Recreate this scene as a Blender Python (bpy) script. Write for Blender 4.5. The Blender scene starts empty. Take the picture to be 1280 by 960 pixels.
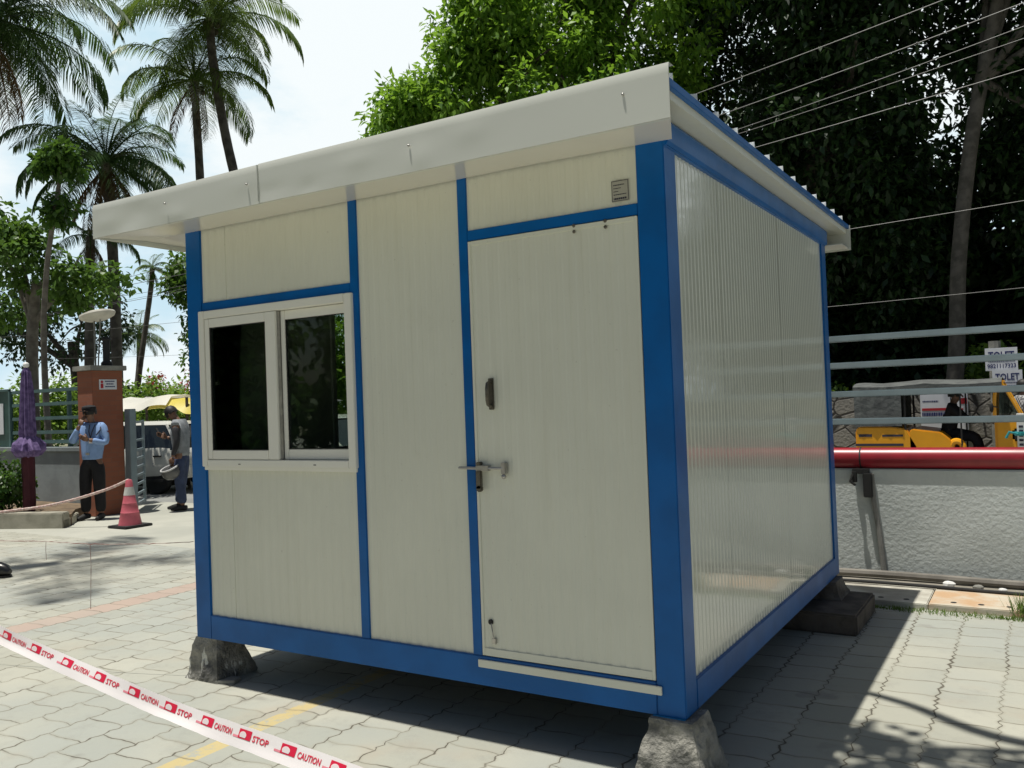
import bpy, bmesh, math, random
import numpy as np
from mathutils import Vector, Matrix, noise as mnoise

random.seed(7)
C = bpy.context.scene.collection
PI = math.pi

# ------------------------------------------------------------------ materials
class NT:
    """tiny expression helper for a node tree"""
    def __init__(s, nt): s.nt = nt
    def node(s, t, **kw):
        n = s.nt.nodes.new(t)
        for k, v in kw.items(): setattr(n, k, v)
        return n
    def link(s, a, b): s.nt.links.new(a, b)
    def put(s, sock, v):
        if v is None: return
        if isinstance(v, bpy.types.NodeSocket): s.link(v, sock)
        else: sock.default_value = v
    def m(s, op, a, b=None, c=None):
        n = s.node('ShaderNodeMath', operation=op)
        s.put(n.inputs[0], a); s.put(n.inputs[1], b)
        if c is not None: s.put(n.inputs[2], c)
        return n.outputs[0]
    def mix(s, f, a, b, blend='MIX'):
        n = s.node('ShaderNodeMix', data_type='RGBA', blend_type=blend)
        s.put(n.inputs[0], f); s.put(n.inputs[6], a); s.put(n.inputs[7], b)
        return n.outputs[2]
    def noise(s, vec, scale, detail=4, rough=.55):
        n = s.node('ShaderNodeTexNoise'); s.put(n.inputs['Vector'], vec)
        n.inputs['Scale'].default_value = scale; n.inputs['Detail'].default_value = detail
        n.inputs['Roughness'].default_value = rough
        return n.outputs['Fac']
    def ramp(s, f, stops):
        n = s.node('ShaderNodeValToRGB'); s.put(n.inputs[0], f)
        e = n.color_ramp.elements
        while len(e) < len(stops): e.new(.5)
        for i, (p, c) in enumerate(stops):
            e[i].position = p
            e[i].color = (c, c, c, 1) if isinstance(c, (int, float)) else (*c, 1)
        return n.outputs[0]
    def bump(s, h, strength=.3, dist=.01):
        n = s.node('ShaderNodeBump'); s.put(n.inputs['Height'], h)
        n.inputs['Strength'].default_value = strength; n.inputs['Distance'].default_value = dist
        return n.outputs[0]
    def step(s, x, a, b):
        n = s.node('ShaderNodeMapRange', interpolation_type='SMOOTHSTEP')
        s.put(n.inputs[0], x); s.put(n.inputs[1], a); s.put(n.inputs[2], b)
        return n.outputs[0]

def col4(c): return (*c, 1)

def mat(name, c, rough=.6, metal=0., var=.15, scale=6., bump=0., bscale=None, c2=None, spec=.5, coat=0., dist=.01, detail=5):
    m = bpy.data.materials.new(name); m.use_nodes = True
    nt = m.node_tree; k = NT(nt); b = nt.nodes['Principled BSDF']
    co = k.node('ShaderNodeTexCoord').outputs['Object']
    n1 = k.noise(co, scale, detail)
    if c2 is None: c2 = tuple(x * (1 - var) for x in c)
    f = k.step(n1, .35, .65)
    k.put(b.inputs['Base Color'], k.mix(f, col4(c), col4(c2)))
    b.inputs['Roughness'].default_value = rough
    if var: k.put(b.inputs['Roughness'], k.m('MULTIPLY_ADD', n1, .16, rough - .08))
    b.inputs['Metallic'].default_value = metal
    b.inputs['Specular IOR Level'].default_value = spec
    b.inputs['Coat Weight'].default_value = coat
    if bump:
        k.put(b.inputs['Normal'], k.bump(k.noise(co, bscale or scale * 6, 6), bump, dist))
    return m

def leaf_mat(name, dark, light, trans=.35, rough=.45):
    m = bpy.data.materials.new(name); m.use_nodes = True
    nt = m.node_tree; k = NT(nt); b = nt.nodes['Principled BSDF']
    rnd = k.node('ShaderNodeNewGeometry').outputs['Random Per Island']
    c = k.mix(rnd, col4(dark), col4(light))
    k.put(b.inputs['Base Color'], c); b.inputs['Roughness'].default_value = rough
    b.inputs['Specular IOR Level'].default_value = .35
    t = k.node('ShaderNodeBsdfTranslucent')
    k.put(t.inputs[0], k.mix(.5, c, (light[0] * 1.3, light[1] * 1.2, light[2] * .6, 1)))
    mx = k.node('ShaderNodeMixShader'); mx.inputs[0].default_value = trans
    k.link(b.outputs[0], mx.inputs[1]); k.link(t.outputs[0], mx.inputs[2])
    k.link(mx.outputs[0], nt.nodes['Material Output'].inputs['Surface'])
    return m

def glass_mat(name, tint=(.35, .38, .36), base=.04):
    m = bpy.data.materials.new(name); m.use_nodes = True
    nt = m.node_tree; k = NT(nt); nt.nodes.remove(nt.nodes['Principled BSDF'])
    tr = k.node('ShaderNodeBsdfTransparent'); tr.inputs[0].default_value = col4(tint)
    gl = k.node('ShaderNodeBsdfGlossy'); gl.inputs['Roughness'].default_value = .015
    gl.inputs['Color'].default_value = (.9, .95, .95, 1)
    fr = k.node('ShaderNodeFresnel'); fr.inputs[0].default_value = 1.32
    mx = k.node('ShaderNodeMixShader'); k.link(fr.outputs[0], mx.inputs[0])
    k.link(tr.outputs[0], mx.inputs[1]); k.link(gl.outputs[0], mx.inputs[2])
    k.link(mx.outputs[0], nt.nodes['Material Output'].inputs['Surface'])
    return m

def translucent_mat(name, c, f=.6):
    m = bpy.data.materials.new(name); m.use_nodes = True
    nt = m.node_tree; k = NT(nt); b = nt.nodes['Principled BSDF']
    b.inputs['Base Color'].default_value = col4(c); b.inputs['Roughness'].default_value = .5
    t = k.node('ShaderNodeBsdfTranslucent'); t.inputs[0].default_value = col4(c)
    mx = k.node('ShaderNodeMixShader'); mx.inputs[0].default_value = f
    k.link(b.outputs[0], mx.inputs[1]); k.link(t.outputs[0], mx.inputs[2])
    k.link(mx.outputs[0], nt.nodes['Material Output'].inputs['Surface'])
    return m

# ------------------------------------------------------------------ mesh builder
class MB:
    def __init__(s): s.v = []; s.f = []
    def add(s, vs, fs):
        o = len(s.v); s.v += [tuple(p) for p in vs]; s.f += [tuple(i + o for i in f) for f in fs]
        return s
    def box(s, x0, x1, y0, y1, z0, z1, M=None):
        vs = [Vector(p) for p in ((x0,y0,z0),(x1,y0,z0),(x1,y1,z0),(x0,y1,z0),(x0,y0,z1),(x1,y0,z1),(x1,y1,z1),(x0,y1,z1))]
        if M: vs = [M @ p for p in vs]
        return s.add(vs, [(3,2,1,0),(4,5,6,7),(0,1,5,4),(1,2,6,5),(2,3,7,6),(3,0,4,7)])
    def frustum(s, cx, cy, z0, z1, w0, d0, w1, d1, dx=0, dy=0):
        vs = [(cx-w0/2,cy-d0/2,z0),(cx+w0/2,cy-d0/2,z0),(cx+w0/2,cy+d0/2,z0),(cx-w0/2,cy+d0/2,z0),
              (cx+dx-w1/2,cy+dy-d1/2,z1),(cx+dx+w1/2,cy+dy-d1/2,z1),(cx+dx+w1/2,cy+dy+d1/2,z1),(cx+dx-w1/2,cy+dy+d1/2,z1)]
        return s.add(vs, [(3,2,1,0),(4,5,6,7),(0,1,5,4),(1,2,6,5),(2,3,7,6),(3,0,4,7)])
    def tube(s, pts, r, n=8, caps=True, flat=1.):
        pts = [Vector(p) for p in pts]
        rs = r if isinstance(r, (list, tuple)) else [r] * len(pts)
        vs, fs = [], []; up = None
        for i, p in enumerate(pts):
            t = (pts[min(i+1, len(pts)-1)] - pts[max(i-1, 0)])
            t = t.normalized() if t.length > 1e-9 else Vector((0,0,1))
            if up is None: up = Vector((0,0,1)) if abs(t.z) < .9 else Vector((1,0,0))
            a = t.cross(up).normalized(); b = a.cross(t).normalized(); up = b
            for j in range(n):
                q = 2*PI*j/n
                vs.append(p + a*math.cos(q)*rs[i] + b*math.sin(q)*rs[i]*flat)
        for i in range(len(pts)-1):
            for j in range(n):
                k = (j+1) % n
                fs.append((i*n+j, i*n+k, (i+1)*n+k, (i+1)*n+j))
        if caps:
            fs.append(tuple(range(n-1, -1, -1))); fs.append(tuple((len(pts)-1)*n+j for j in range(n)))
        return s.add(vs, fs)
    def lathe(s, prof, n=16, c=(0,0,0), M=None):
        vs, fs = [], []
        for r, z in prof:
            for j in range(n):
                q = 2*PI*j/n; p = Vector((c[0]+r*math.cos(q), c[1]+r*math.sin(q), c[2]+z))
                vs.append(M @ p if M else p)
        for i in range(len(prof)-1):
            for j in range(n):
                k = (j+1) % n; fs.append((i*n+j, i*n+k, (i+1)*n+k, (i+1)*n+j))
        fs.append(tuple(range(n-1, -1, -1))); fs.append(tuple((len(prof)-1)*n+j for j in range(n)))
        return s.add(vs, fs)
    def prism(s, poly, a0, a1, axis='y', M=None):
        """poly in the two other axes (xz for y, yz for x, xy for z), extruded a0..a1"""
        def P(u, v, a): return {'y': (u, a, v), 'x': (a, u, v), 'z': (u, v, a)}[axis]
        n = len(poly); vs = [Vector(P(u, v, a0)) for u, v in poly] + [Vector(P(u, v, a1)) for u, v in poly]
        if M: vs = [M @ p for p in vs]
        return s.add(vs, [tuple(range(n-1,-1,-1)), tuple(range(n,2*n))] + [(i,(i+1)%n,n+(i+1)%n,n+i) for i in range(n)])
    def ball(s, c, r, n=10, m=7):
        rx, ry, rz = r if isinstance(r, (tuple, list)) else (r, r, r)
        vs, fs = [(c[0],c[1],c[2]-rz)], []
        for i in range(1, m):
            t = -PI/2 + PI*i/m
            for j in range(n):
                q = 2*PI*j/n; vs.append((c[0]+rx*math.cos(t)*math.cos(q), c[1]+ry*math.cos(t)*math.sin(q), c[2]+rz*math.sin(t)))
        vs.append((c[0],c[1],c[2]+rz)); L = len(vs)-1
        for j in range(n):
            k = (j+1)%n; fs.append((0,1+k,1+j)); fs.append((L,1+(m-2)*n+j,1+(m-2)*n+k))
            for i in range(m-2): fs.append((1+i*n+j,1+i*n+k,1+(i+1)*n+k,1+(i+1)*n+j))
        return s.add(vs, fs)
    def build(s, name, m, parent=None, world=True, bevel=0., smooth=False, fix=True):
        off = Vector((0,0,0))
        if parent and world:
            p = parent
            while p: off += p.location; p = p.parent
        me = bpy.data.meshes.new(name); me.from_pydata([Vector(v)-off for v in s.v], [], s.f)
        bm = bmesh.new(); bm.from_mesh(me)
        if fix: bmesh.ops.recalc_face_normals(bm, faces=bm.faces)
        if bevel:
            es = [e for e in bm.edges if len(e.link_faces) == 2 and e.calc_face_angle(0) > .5]
            bmesh.ops.bevel(bm, geom=es, offset=bevel, segments=2, affect='EDGES', clamp_overlap=True)
        bm.to_mesh(me); bm.free()
        if smooth:
            me.polygons.foreach_set('use_smooth', [True]*len(me.polygons))
            me.set_sharp_from_angle(angle=.7)
        me.materials.append(m)
        o = bpy.data.objects.new(name, me); C.objects.link(o)
        if parent: o.parent = parent
        return o

def tag(o, label=None, cat=None, group=None, kind=None):
    if label: o['label'] = label
    if cat: o['category'] = cat
    if group: o['group'] = group
    if kind: o['kind'] = kind
    return o
def thing(name, label, cat, loc=(0,0,0), rz=0, group=None):
    o = bpy.data.objects.new(name, None); C.objects.link(o); o.empty_display_size = .2
    o.location = loc; o.rotation_euler = (0,0,rz)
    return tag(o, label, cat, group)
def struct(o): o['kind'] = 'structure'; return o
def copy_tree(o, parent=None):
    c = o.copy(); C.objects.link(c)
    if parent: c.parent = parent
    for ch in list(o.children): copy_tree(ch, c)
    return c

def fast_mesh(name, V, F, m, parent=None, loc=None):
    """V (n,3) array, F (k,4) int array"""
    V = np.asarray(V, np.float32); F = np.asarray(F, np.int32)
    if loc is not None: V = V - np.array(loc, np.float32)
    me = bpy.data.meshes.new(name)
    me.vertices.add(len(V)); me.vertices.foreach_set('co', V.ravel())
    k = F.shape[1]
    me.loops.add(F.size); me.loops.foreach_set('vertex_index', F.ravel())
    me.polygons.add(len(F)); me.polygons.foreach_set('loop_start', np.arange(0, F.size, k, dtype=np.int32))
    me.update(calc_edges=True); me.validate()
    me.materials.append(m)
    o = bpy.data.objects.new(name, me); C.objects.link(o)
    if parent: o.parent = parent
    return o

_font_tmp = None
def text_mesh(body, size=1.):
    """flat text as (verts, faces), x right, y up, origin left baseline"""
    cu = bpy.data.curves.new('txt', 'FONT'); cu.body = body; cu.size = size; cu.resolution_u = 2; cu.offset = .022*size
    ob = bpy.data.objects.new('txt', cu); C.objects.link(ob)
    dg = bpy.context.evaluated_depsgraph_get(); dg.update()
    me = bpy.data.meshes.new_from_object(ob.evaluated_get(dg))
    v = [tuple(p.co) for p in me.vertices]; f = [tuple(p.vertices) for p in me.polygons]
    bpy.data.objects.remove(ob); bpy.data.curves.remove(cu); bpy.data.meshes.remove(me)
    return v, f
def put_text(mb, body, origin, u, w, width, height):
    """fit text into width x height, u = right dir, w = up dir"""
    v, f = text_mesh(body)
    xs = [p[0] for p in v]; ys = [p[1] for p in v]
    x0, x1, y0, y1 = min(xs), max(xs), min(ys), max(ys)
    o = Vector(origin); u = Vector(u); w = Vector(w)
    mb.add([o + u*((p[0]-x0)/(x1-x0)*width) + w*((p[1]-y0)/(y1-y0)*height) for p in v], f)

# ------------------------------------------------------------------ palette
def sheet_mat(name, c, rough, spec, coat=0.):
    m = mat(name, c, rough, var=.05, scale=1.3, spec=spec, coat=coat)
    k = NT(m.node_tree); b = m.node_tree.nodes['Principled BSDF']; old = b.inputs['Base Color'].links[0].from_socket
    co = k.node('ShaderNodeTexCoord').outputs['Object']; mp = k.node('ShaderNodeMapping'); k.link(co, mp.inputs[0]); mp.inputs['Scale'].default_value = (9,9,.35)
    f = k.step(k.noise(mp.outputs[0], 2.2, 5, .65), .50, .80)
    g = k.step(k.noise(co, 3.3, 6, .7), .55, .85); h = k.step(k.noise(co, 55, 2), .70, .78)
    c1 = k.mix(k.m('MULTIPLY', f, .20), old, (c[0]*.74, c[1]*.72, c[2]*.64, 1))
    c1 = k.mix(k.m('MULTIPLY', g, .22), c1, (c[0]*.70, c[1]*.66, c[2]*.56, 1))
    k.put(b.inputs['Base Color'], k.mix(k.m('MULTIPLY', h, .25), c1, (.30,.27,.20,1)))
    k.put(b.inputs['Normal'], k.bump(k.noise(co, 2.6, 2), .25, .012))
    return m
M_cream = sheet_mat('cream_sheet', (.71,.715,.615), .36, .5)
M_side  = sheet_mat('cream_sheet_gloss', (.67,.69,.60), .11, 1., .4)
M_fasc  = mat('roof_trim_white', (.62,.635,.575), .20, var=.04, scale=1.1, spec=.6)
M_blue  = mat('blue_enamel', (.0004,.114,.39), .34, var=.18, scale=4, spec=.28, bump=.10, bscale=9, dist=.01)
M_upvc  = mat('white_upvc', (.80,.79,.72), .35, var=.04, scale=2)
M_rub   = mat('black_rubber', (.015,.015,.015), .7)
M_steel = mat('dull_steel', (.45,.44,.42), .35, metal=.9, var=.2, scale=30)
M_brass = mat('aged_hardware', (.16,.145,.12), .4, metal=.8, var=.3, scale=40)
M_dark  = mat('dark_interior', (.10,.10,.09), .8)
M_glass = glass_mat('tinted_glass', (.72,.76,.73))
M_conc  = mat('rough_concrete', (.34,.33,.29), .95, c2=(.12,.12,.11), scale=9, bump=.9, bscale=45, dist=.02)
M_conc2 = mat('grey_concrete', (.36,.35,.31), .92, c2=(.22,.22,.2), scale=5, bump=.4, bscale=50)
M_plast = mat('grey_plaster', (.62,.665,.65), .9, c2=(.50,.54,.525), scale=1.3, bump=.32, bscale=30, dist=.022, detail=7)
M_plast2= mat('smooth_grey_paint', (.30,.34,.35), .8, var=.2, scale=2.5, bump=.2)
M_rail  = mat('grey_rail_paint', (.26,.33,.36), .42, var=.15, scale=4)
M_railg = mat('green_grey_rail_paint', (.08,.16,.16), .5, var=.2, scale=4)
M_red   = mat('red_enamel_pipe', (.30,.014,.026), .36, var=.2, scale=5, spec=.6)
M_bark  = mat('bark', (.13,.11,.09), .95, c2=(.06,.05,.04), scale=8, bump=.8, bscale=24, dist=.03)
M_barkg = mat('grey_bark', (.12,.11,.095), .95, c2=(.07,.065,.055), scale=6, bump=.6, bscale=20, dist=.02)
M_barkp = mat('pale_bark', (.20,.185,.155), .95, c2=(.12,.105,.09), scale=6, bump=.6, bscale=20, dist=.02)
M_palmt = mat('palm_trunk', (.13,.115,.10), .95, c2=(.06,.05,.045), scale=3, bump=.6, bscale=14, dist=.03)
M_brick = mat('brick_plain', (.33,.10,.045), .9)
M_wire  = mat('weathered_wire', (.12,.12,.115), .5, var=0)
M_skin  = mat('brown_skin', (.20,.105,.065), .55, var=.1)
M_hair  = mat('black_hair', (.01,.009,.008), .6)
M_shirt = mat('light_blue_shirt', (.23,.36,.62), .85, var=.12, scale=12, bump=.25, bscale=25)
M_blackc= mat('black_cloth', (.012,.012,.014), .9, bump=.3, bscale=30)
M_denim = mat('blue_denim', (.045,.065,.13), .9, var=.3, scale=10, bump=.3, bscale=40)
M_vest  = mat('grey_vest', (.25,.27,.29), .85, var=.2, scale=14, bump=.25, bscale=25)
M_sleeve= mat('dark_sleeve', (.03,.03,.035), .9)
M_white = mat('white_paint', (.78,.78,.76), .4, var=.04)
M_carw  = mat('white_car_paint', (.62,.62,.57), .22, var=.05, scale=2, spec=.6, coat=.5)
M_yell  = mat('yellow_auto_paint', (.80,.36,.012), .35, var=.08, scale=4, spec=.5)
M_canvas= mat('grey_canvas', (.11,.12,.115), .8, c2=(.075,.08,.08), scale=5, bump=.5, bscale=9, dist=.04)
M_purple= mat('purple_cloth', (.19,.13,.29), .8, c2=(.08,.05,.15), scale=12)
M_maroon= mat('maroon_cloth', (.07,.012,.02), .85, var=.3)
M_tapew = translucent_mat('white_tape_film', (.84,.80,.80), .25)
M_taper = mat('red_tape_print', (.60,.012,.05), .45, var=.05)
M_tapep = mat('pink_tape_print', (.75,.25,.30), .45, var=.1)
M_cone  = mat('faded_red_cone', (.58,.13,.17), .55, c2=(.48,.10,.13), scale=9)
M_conew = mat('grey_white_band', (.55,.55,.52), .6, var=.2)
M_rope  = mat('pale_rope', (.62,.52,.47), .9, c2=(.45,.28,.26), scale=30, bump=.4, bscale=80)
M_grass = leaf_mat('grass_blades', (.05,.11,.02), (.16,.24,.05))
M_ink   = mat('dark_print', (.03,.03,.05), .6, var=0)
M_blueink = mat('blue_print', (.012,.02,.13), .6, var=0)
M_redink = mat('red_print', (.45,.02,.03), .6, var=0)
M_poster= mat('white_poster', (.74,.76,.80), .6, var=.05)

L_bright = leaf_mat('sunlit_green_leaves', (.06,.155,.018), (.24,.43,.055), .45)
L_dark  = leaf_mat('shade_green_leaves', (.008,.022,.008), (.036,.082,.022), .22)  # shade of the big crowns put into the colour; lit copy above
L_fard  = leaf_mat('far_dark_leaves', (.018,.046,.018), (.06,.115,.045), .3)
L_mid   = leaf_mat('mid_green_leaves', (.035,.085,.015), (.12,.23,.045), .38)
L_pom   = leaf_mat('glossy_dark_leaves', (.022,.065,.014), (.10,.20,.035), .3, .35)
L_lime  = leaf_mat('light_green_hedge', (.08,.17,.025), (.24,.38,.07), .4)
L_redf  = leaf_mat('red_blossom', (.20,.03,.03), (.40,.08,.07), .3)
L_palm  = leaf_mat('palm_leaflets', (.045,.095,.022), (.15,.23,.055), .4, .4)
L_pdark = leaf_mat('dark_palm_leaflets', (.030,.070,.026), (.085,.155,.05), .35, .4)
L_dead  = leaf_mat('dead_palm_leaflets', (.10,.062,.035), (.22,.15,.09), .25, .7)

def stone_mat():
    m = bpy.data.materials.new('rubble_stone'); m.use_nodes = True
    nt = m.node_tree; k = NT(nt); b = nt.nodes['Principled BSDF']
    co = k.node('ShaderNodeTexCoord').outputs['Object']
    v = k.node('ShaderNodeTexVoronoi', feature='DISTANCE_TO_EDGE'); k.put(v.inputs['Vector'], co); v.inputs['Scale'].default_value = 3.2
    v2 = k.node('ShaderNodeTexVoronoi'); k.put(v2.inputs['Vector'], co); v2.inputs['Scale'].default_value = 3.2
    j = k.step(v.outputs['Distance'], .02, .07)
    c = k.mix(k.m('MULTIPLY', k.noise(v2.outputs['Color'], 3.), 1.), (.16,.15,.13,1), (.36,.34,.30,1))
    k.put(b.inputs['Base Color'], k.mix(j, (.05,.045,.04,1), c)); b.inputs['Roughness'].default_value = .95
    k.put(b.inputs['Normal'], k.bump(k.m('ADD', j, k.noise(co, 20)), .6, .03))
    return m
M_stone = stone_mat()

def brick_mat():
    m = bpy.data.materials.new('red_brick'); m.use_nodes = True
    nt = m.node_tree; k = NT(nt); b = nt.nodes['Principled BSDF']
    co = k.node('ShaderNodeTexCoord').outputs['Object']
    s = k.node('ShaderNodeSeparateXYZ'); k.link(co, s.inputs[0])
    cb = k.node('ShaderNodeCombineXYZ'); k.put(cb.inputs[0], k.m('ADD', s.outputs[0], s.outputs[1])); k.put(cb.inputs[1], s.outputs[2])
    t = k.node('ShaderNodeTexBrick'); k.link(cb.outputs[0], t.inputs['Vector'])
    t.inputs['Color1'].default_value = (.35,.125,.068,1); t.inputs['Color2'].default_value = (.30,.104,.058,1)
    t.inputs['Mortar'].default_value = (.27,.125,.08,1); t.inputs['Scale'].default_value = 1.
    t.inputs['Brick Width'].default_value = .22; t.inputs['Row Height'].default_value = .075; t.inputs['Mortar Size'].default_value = .006
    k.put(b.inputs['Base Color'], k.mix(k.m('MULTIPLY', k.noise(co, 4), .5), t.outputs['Color'], (.24,.09,.055,1)))
    b.inputs['Roughness'].default_value = .9
    k.put(b.inputs['Normal'], k.bump(t.outputs['Fac'], -.5, .006))
    return m
M_brick = brick_mat()

def paver_mat():
    m = bpy.data.materials.new('wavy_concrete_pavers'); m.use_nodes = True
    nt = m.node_tree; k = NT(nt); b = nt.nodes['Principled BSDF']
    pos = k.node('ShaderNodeTexCoord').outputs['Object']
    s = k.node('ShaderNodeSeparateXYZ'); k.link(pos, s.inputs[0]); x, y = s.outputs[0], s.outputs[1]
    wob = k.noise(pos, 5, 3); wob2 = k.noise(pos, 1.1, 2)
    W, H = .27, .225
    # long joints run along Y, zigzag; cross joints run along X, gently wavy, staggered column to column
    zig = k.m('PINGPONG', k.m('ADD', y, k.m('MULTIPLY', wob, .16)), .045)
    xx = k.m('ADD', x, k.m('MULTIPLY', k.m('SUBTRACT', zig, .0225), .42))
    xx = k.m('ADD', xx, k.m('MULTIPLY', k.m('SUBTRACT', wob2, .5), .06))
    u = k.m('DIVIDE', xx, W); ci = k.m('FLOOR', u); uf = k.m('FRACT', u)
    yy = k.m('ADD', y, k.m('MULTIPLY', k.m('SINE', k.m('MULTIPLY', x, 2*PI/W)), .008))
    yy = k.m('ADD', yy, k.m('MULTIPLY', k.m('SUBTRACT', wob, .5), .05))
    stag = k.m('MULTIPLY', k.m('MODULO', k.m('ADD', ci, 1000.), 2.), .5)
    v = k.m('ADD', k.m('DIVIDE', yy, H), stag); ri = k.m('FLOOR', v); vf = k.m('FRACT', v)
    du = k.m('MULTIPLY', k.m('SUBTRACT', .5, k.m('ABSOLUTE', k.m('SUBTRACT', uf, .5))), W)
    dv = k.m('MULTIPLY', k.m('SUBTRACT', .5, k.m('ABSOLUTE', k.m('SUBTRACT', vf, .5))), H)
    gap = k.m('MULTIPLY_ADD', k.noise(pos, 3.1, 5, .65), .021, -.0080)     # joints open and close
    gap = k.m('MAXIMUM', gap, .0009)
    ju = k.step(k.m('DIVIDE', du, gap), .5, 1.6)
    jv = k.step(k.m('DIVIDE', dv, k.m('MULTIPLY', gap, .8)), .5, 1.6)
    fade = k.step(k.noise(pos, 1.9, 4), .40, .62)
    jv = k.m('MAXIMUM', jv, k.m('MULTIPLY', fade, .75)); ju = k.m('MAXIMUM', ju, k.m('MULTIPLY', k.step(k.noise(pos, 1.4, 3), .50, .7), .5))
    j = k.m('MULTIPLY', ju, jv)
    wn = k.node('ShaderNodeTexWhiteNoise', noise_dimensions='2D'); cv = k.node('ShaderNodeCombineXYZ')
    k.put(cv.inputs[0], ci); k.put(cv.inputs[1], ri); k.link(cv.outputs[0], wn.inputs['Vector'])
    r = wn.outputs['Value']
    base = k.mix(r, (.36,.36,.30,1), (.45,.445,.375,1))
    base = k.mix(k.m('MULTIPLY', k.step(k.noise(pos, .55, 4), .42, .66), .7), base, (.325,.35,.325,1))
    base = k.mix(k.m('MULTIPLY', k.step(k.noise(pos, 1.7, 5), .55, .75), .35), base, (.40,.33,.25,1))
    base = k.mix(k.m('MULTIPLY', k.step(k.noise(pos, 5, 6, .75), .48, .78), .5), base, (.26,.26,.23,1))
    # reddish row of pavers along Y
    pk = k.m('COMPARE', ci, -9., .6)
    pk = k.m('MULTIPLY', pk, k.step(k.noise(cv.outputs[0], 3.7, 0), .25, .42))
    base = k.mix(k.m('MULTIPLY', pk, .6), base, (.45,.29,.23,1))
    # worn yellow bay line along Y
    yl = k.m('MULTIPLY', k.m('COMPARE', k.m('ADD', x, k.m('MULTIPLY', k.m('SUBTRACT', wob, .5), .012)), .915, .05), k.m('LESS_THAN', y, 1.5))
    worn = k.step(k.noise(pos, 14, 5, .7), .36, .52)
    base = k.mix(k.m('MULTIPLY', k.m('MULTIPLY', yl, worn), .6), base, (.62,.46,.13,1))
    fine = k.noise(pos, 160, 3)
    base = k.mix(k.m('MULTIPLY', fine, .25), base, (.22,.22,.2,1))
    edge = k.m('SUBTRACT', 1., k.step(k.m('MINIMUM', du, dv), .004, k.m('MULTIPLY_ADD', wob, .03, .006)))
    base = k.mix(k.m('MULTIPLY', edge, k.m('MULTIPLY', k.noise(pos, 4.5, 5), .55)), base, (.27,.25,.19,1))
    spots = k.step(k.noise(pos, 2.6, 3), .66, .72)
    base = k.mix(k.m('MULTIPLY', spots, .35), base, (.20,.19,.17,1))
    colr = k.mix(j, (.11,.10,.078,1), base)
    k.put(b.inputs['Base Color'], colr); b.inputs['Roughness'].default_value = .88
    b.inputs['Specular IOR Level'].default_value = .3
    tilt = k.m('MULTIPLY', k.m('SUBTRACT', uf, .5), k.m('SUBTRACT', r, .5))
    h = k.m('ADD', k.m('MULTIPLY', j, .8), k.m('ADD', k.m('MULTIPLY', k.noise(pos, 40, 5), .25), k.m('MULTIPLY', tilt, .4)))
    k.put(b.inputs['Normal'], k.bump(h, .6, .008))
    return m
def ground_mat(name, a, b_, sc, bump=.3):
    return mat(name, a, .92, c2=b_, scale=sc, bump=bump, bscale=sc*30, dist=.01)

# ------------------------------------------------------------------ setting
def sheet(name, x0, x1, y0, y1, z, m):
    o = MB().add([(x0,y0,z),(x1,y0,z),(x1,y1,z),(x0,y1,z)], [(0,1,2,3)]).build(name, m)
    return struct(o)
sheet('ground', -900, 900, -900, 900, -.06, ground_mat('dry_earth', (.22,.19,.13), (.12,.15,.07), .4))
sheet('paving', -30, 30, -40, 3.16, 0, paver_mat())
sheet('gateway_apron', -30, 30, 3.16, 6.4, -.004, ground_mat('cement_apron', (.42,.42,.36), (.34,.345,.30), .8))
sheet('road', -300, 300, 6.4, 13.6, -.03, ground_mat('sunbleached_asphalt', (.27,.275,.26), (.21,.215,.205), .5))
kb = MB(); kb.box(-6.2, 30, 6.35, 6.5, -.06, .06); struct(kb.build('kerb', M_conc2, bevel=.01))

# ------------------------------------------------------------------ portable cabin
Z0 = .25; W = 3.0; D = 3.1
cab = thing('portable_cabin', 'cream ribbed portable office cabin with blue steel frame, raised on concrete blocks', 'cabin', (1.5, 1.55, Z0))

def corrugated(a0, a1, z0, z1, plane, out, axis, pitch, flat, slope, depth, seams=(), back=.045):
    """vertical micro-ribbed sheet. axis 'x': faces -Y at y=plane; axis 'y': faces +X at x=plane"""
    xs = [(a0, 0)]; a = a0
    while a < a1 - pitch:
        xs += [(a+flat, 0), (a+flat+slope, depth), (a+pitch-slope, depth), (a+pitch, 0)]
        a += pitch
    xs.append((a1, 0))
    for sm in seams:
        xs = [p for p in xs if abs(p[0]-sm) > .006] + [(sm-.004, 0), (sm-.002, .0035), (sm+.002, .0035), (sm+.004, 0)]
    xs.sort()
    mb = MB(); n = len(xs); vs = []
    for z in (z0, z1):
        for p, dd in xs:
            vs.append((p, plane + dd, z) if axis == 'x' else (plane - dd, p, z))
    mb.add(vs, [(i, i+1, n+i+1, n+i) for i in range(n-1)])
    if axis == 'x': mb.box(a0, a1, plane+.008, plane+back, z0, z1)
    else: mb.box(plane-back, plane-.008, a0, a1, z0, z1)
    return mb
FR = dict(axis='x', pitch=.066, flat=.026, slope=.009, depth=.0026, out=-1)
ztop = 2.665
corrugated(.126, 1.277, .386, 1.262, .008, seams=(.33,), **FR).build('wall_panel', M_cream, cab)
corrugated(.126, 1.277, 2.205, ztop, .008, seams=(.33,), **FR).build('wall_panel', M_cream, cab)
corrugated(1.332, 1.966, .386, ztop, .008, **FR).build('wall_panel', M_cream, cab)
corrugated(2.017, 2.879, 2.372, ztop, .008, **FR).build('wall_panel', M_cream, cab)
SD = dict(axis='y', pitch=.047, flat=.014, slope=.008, depth=.0024, out=1)
for a, b in ((.128, .70), (.70, 1.80), (1.80, 2.975)):
    corrugated(a+.001, b-.001, .375, 2.60, 2.992, **SD).build('wall_panel', M_side, cab)
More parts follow.
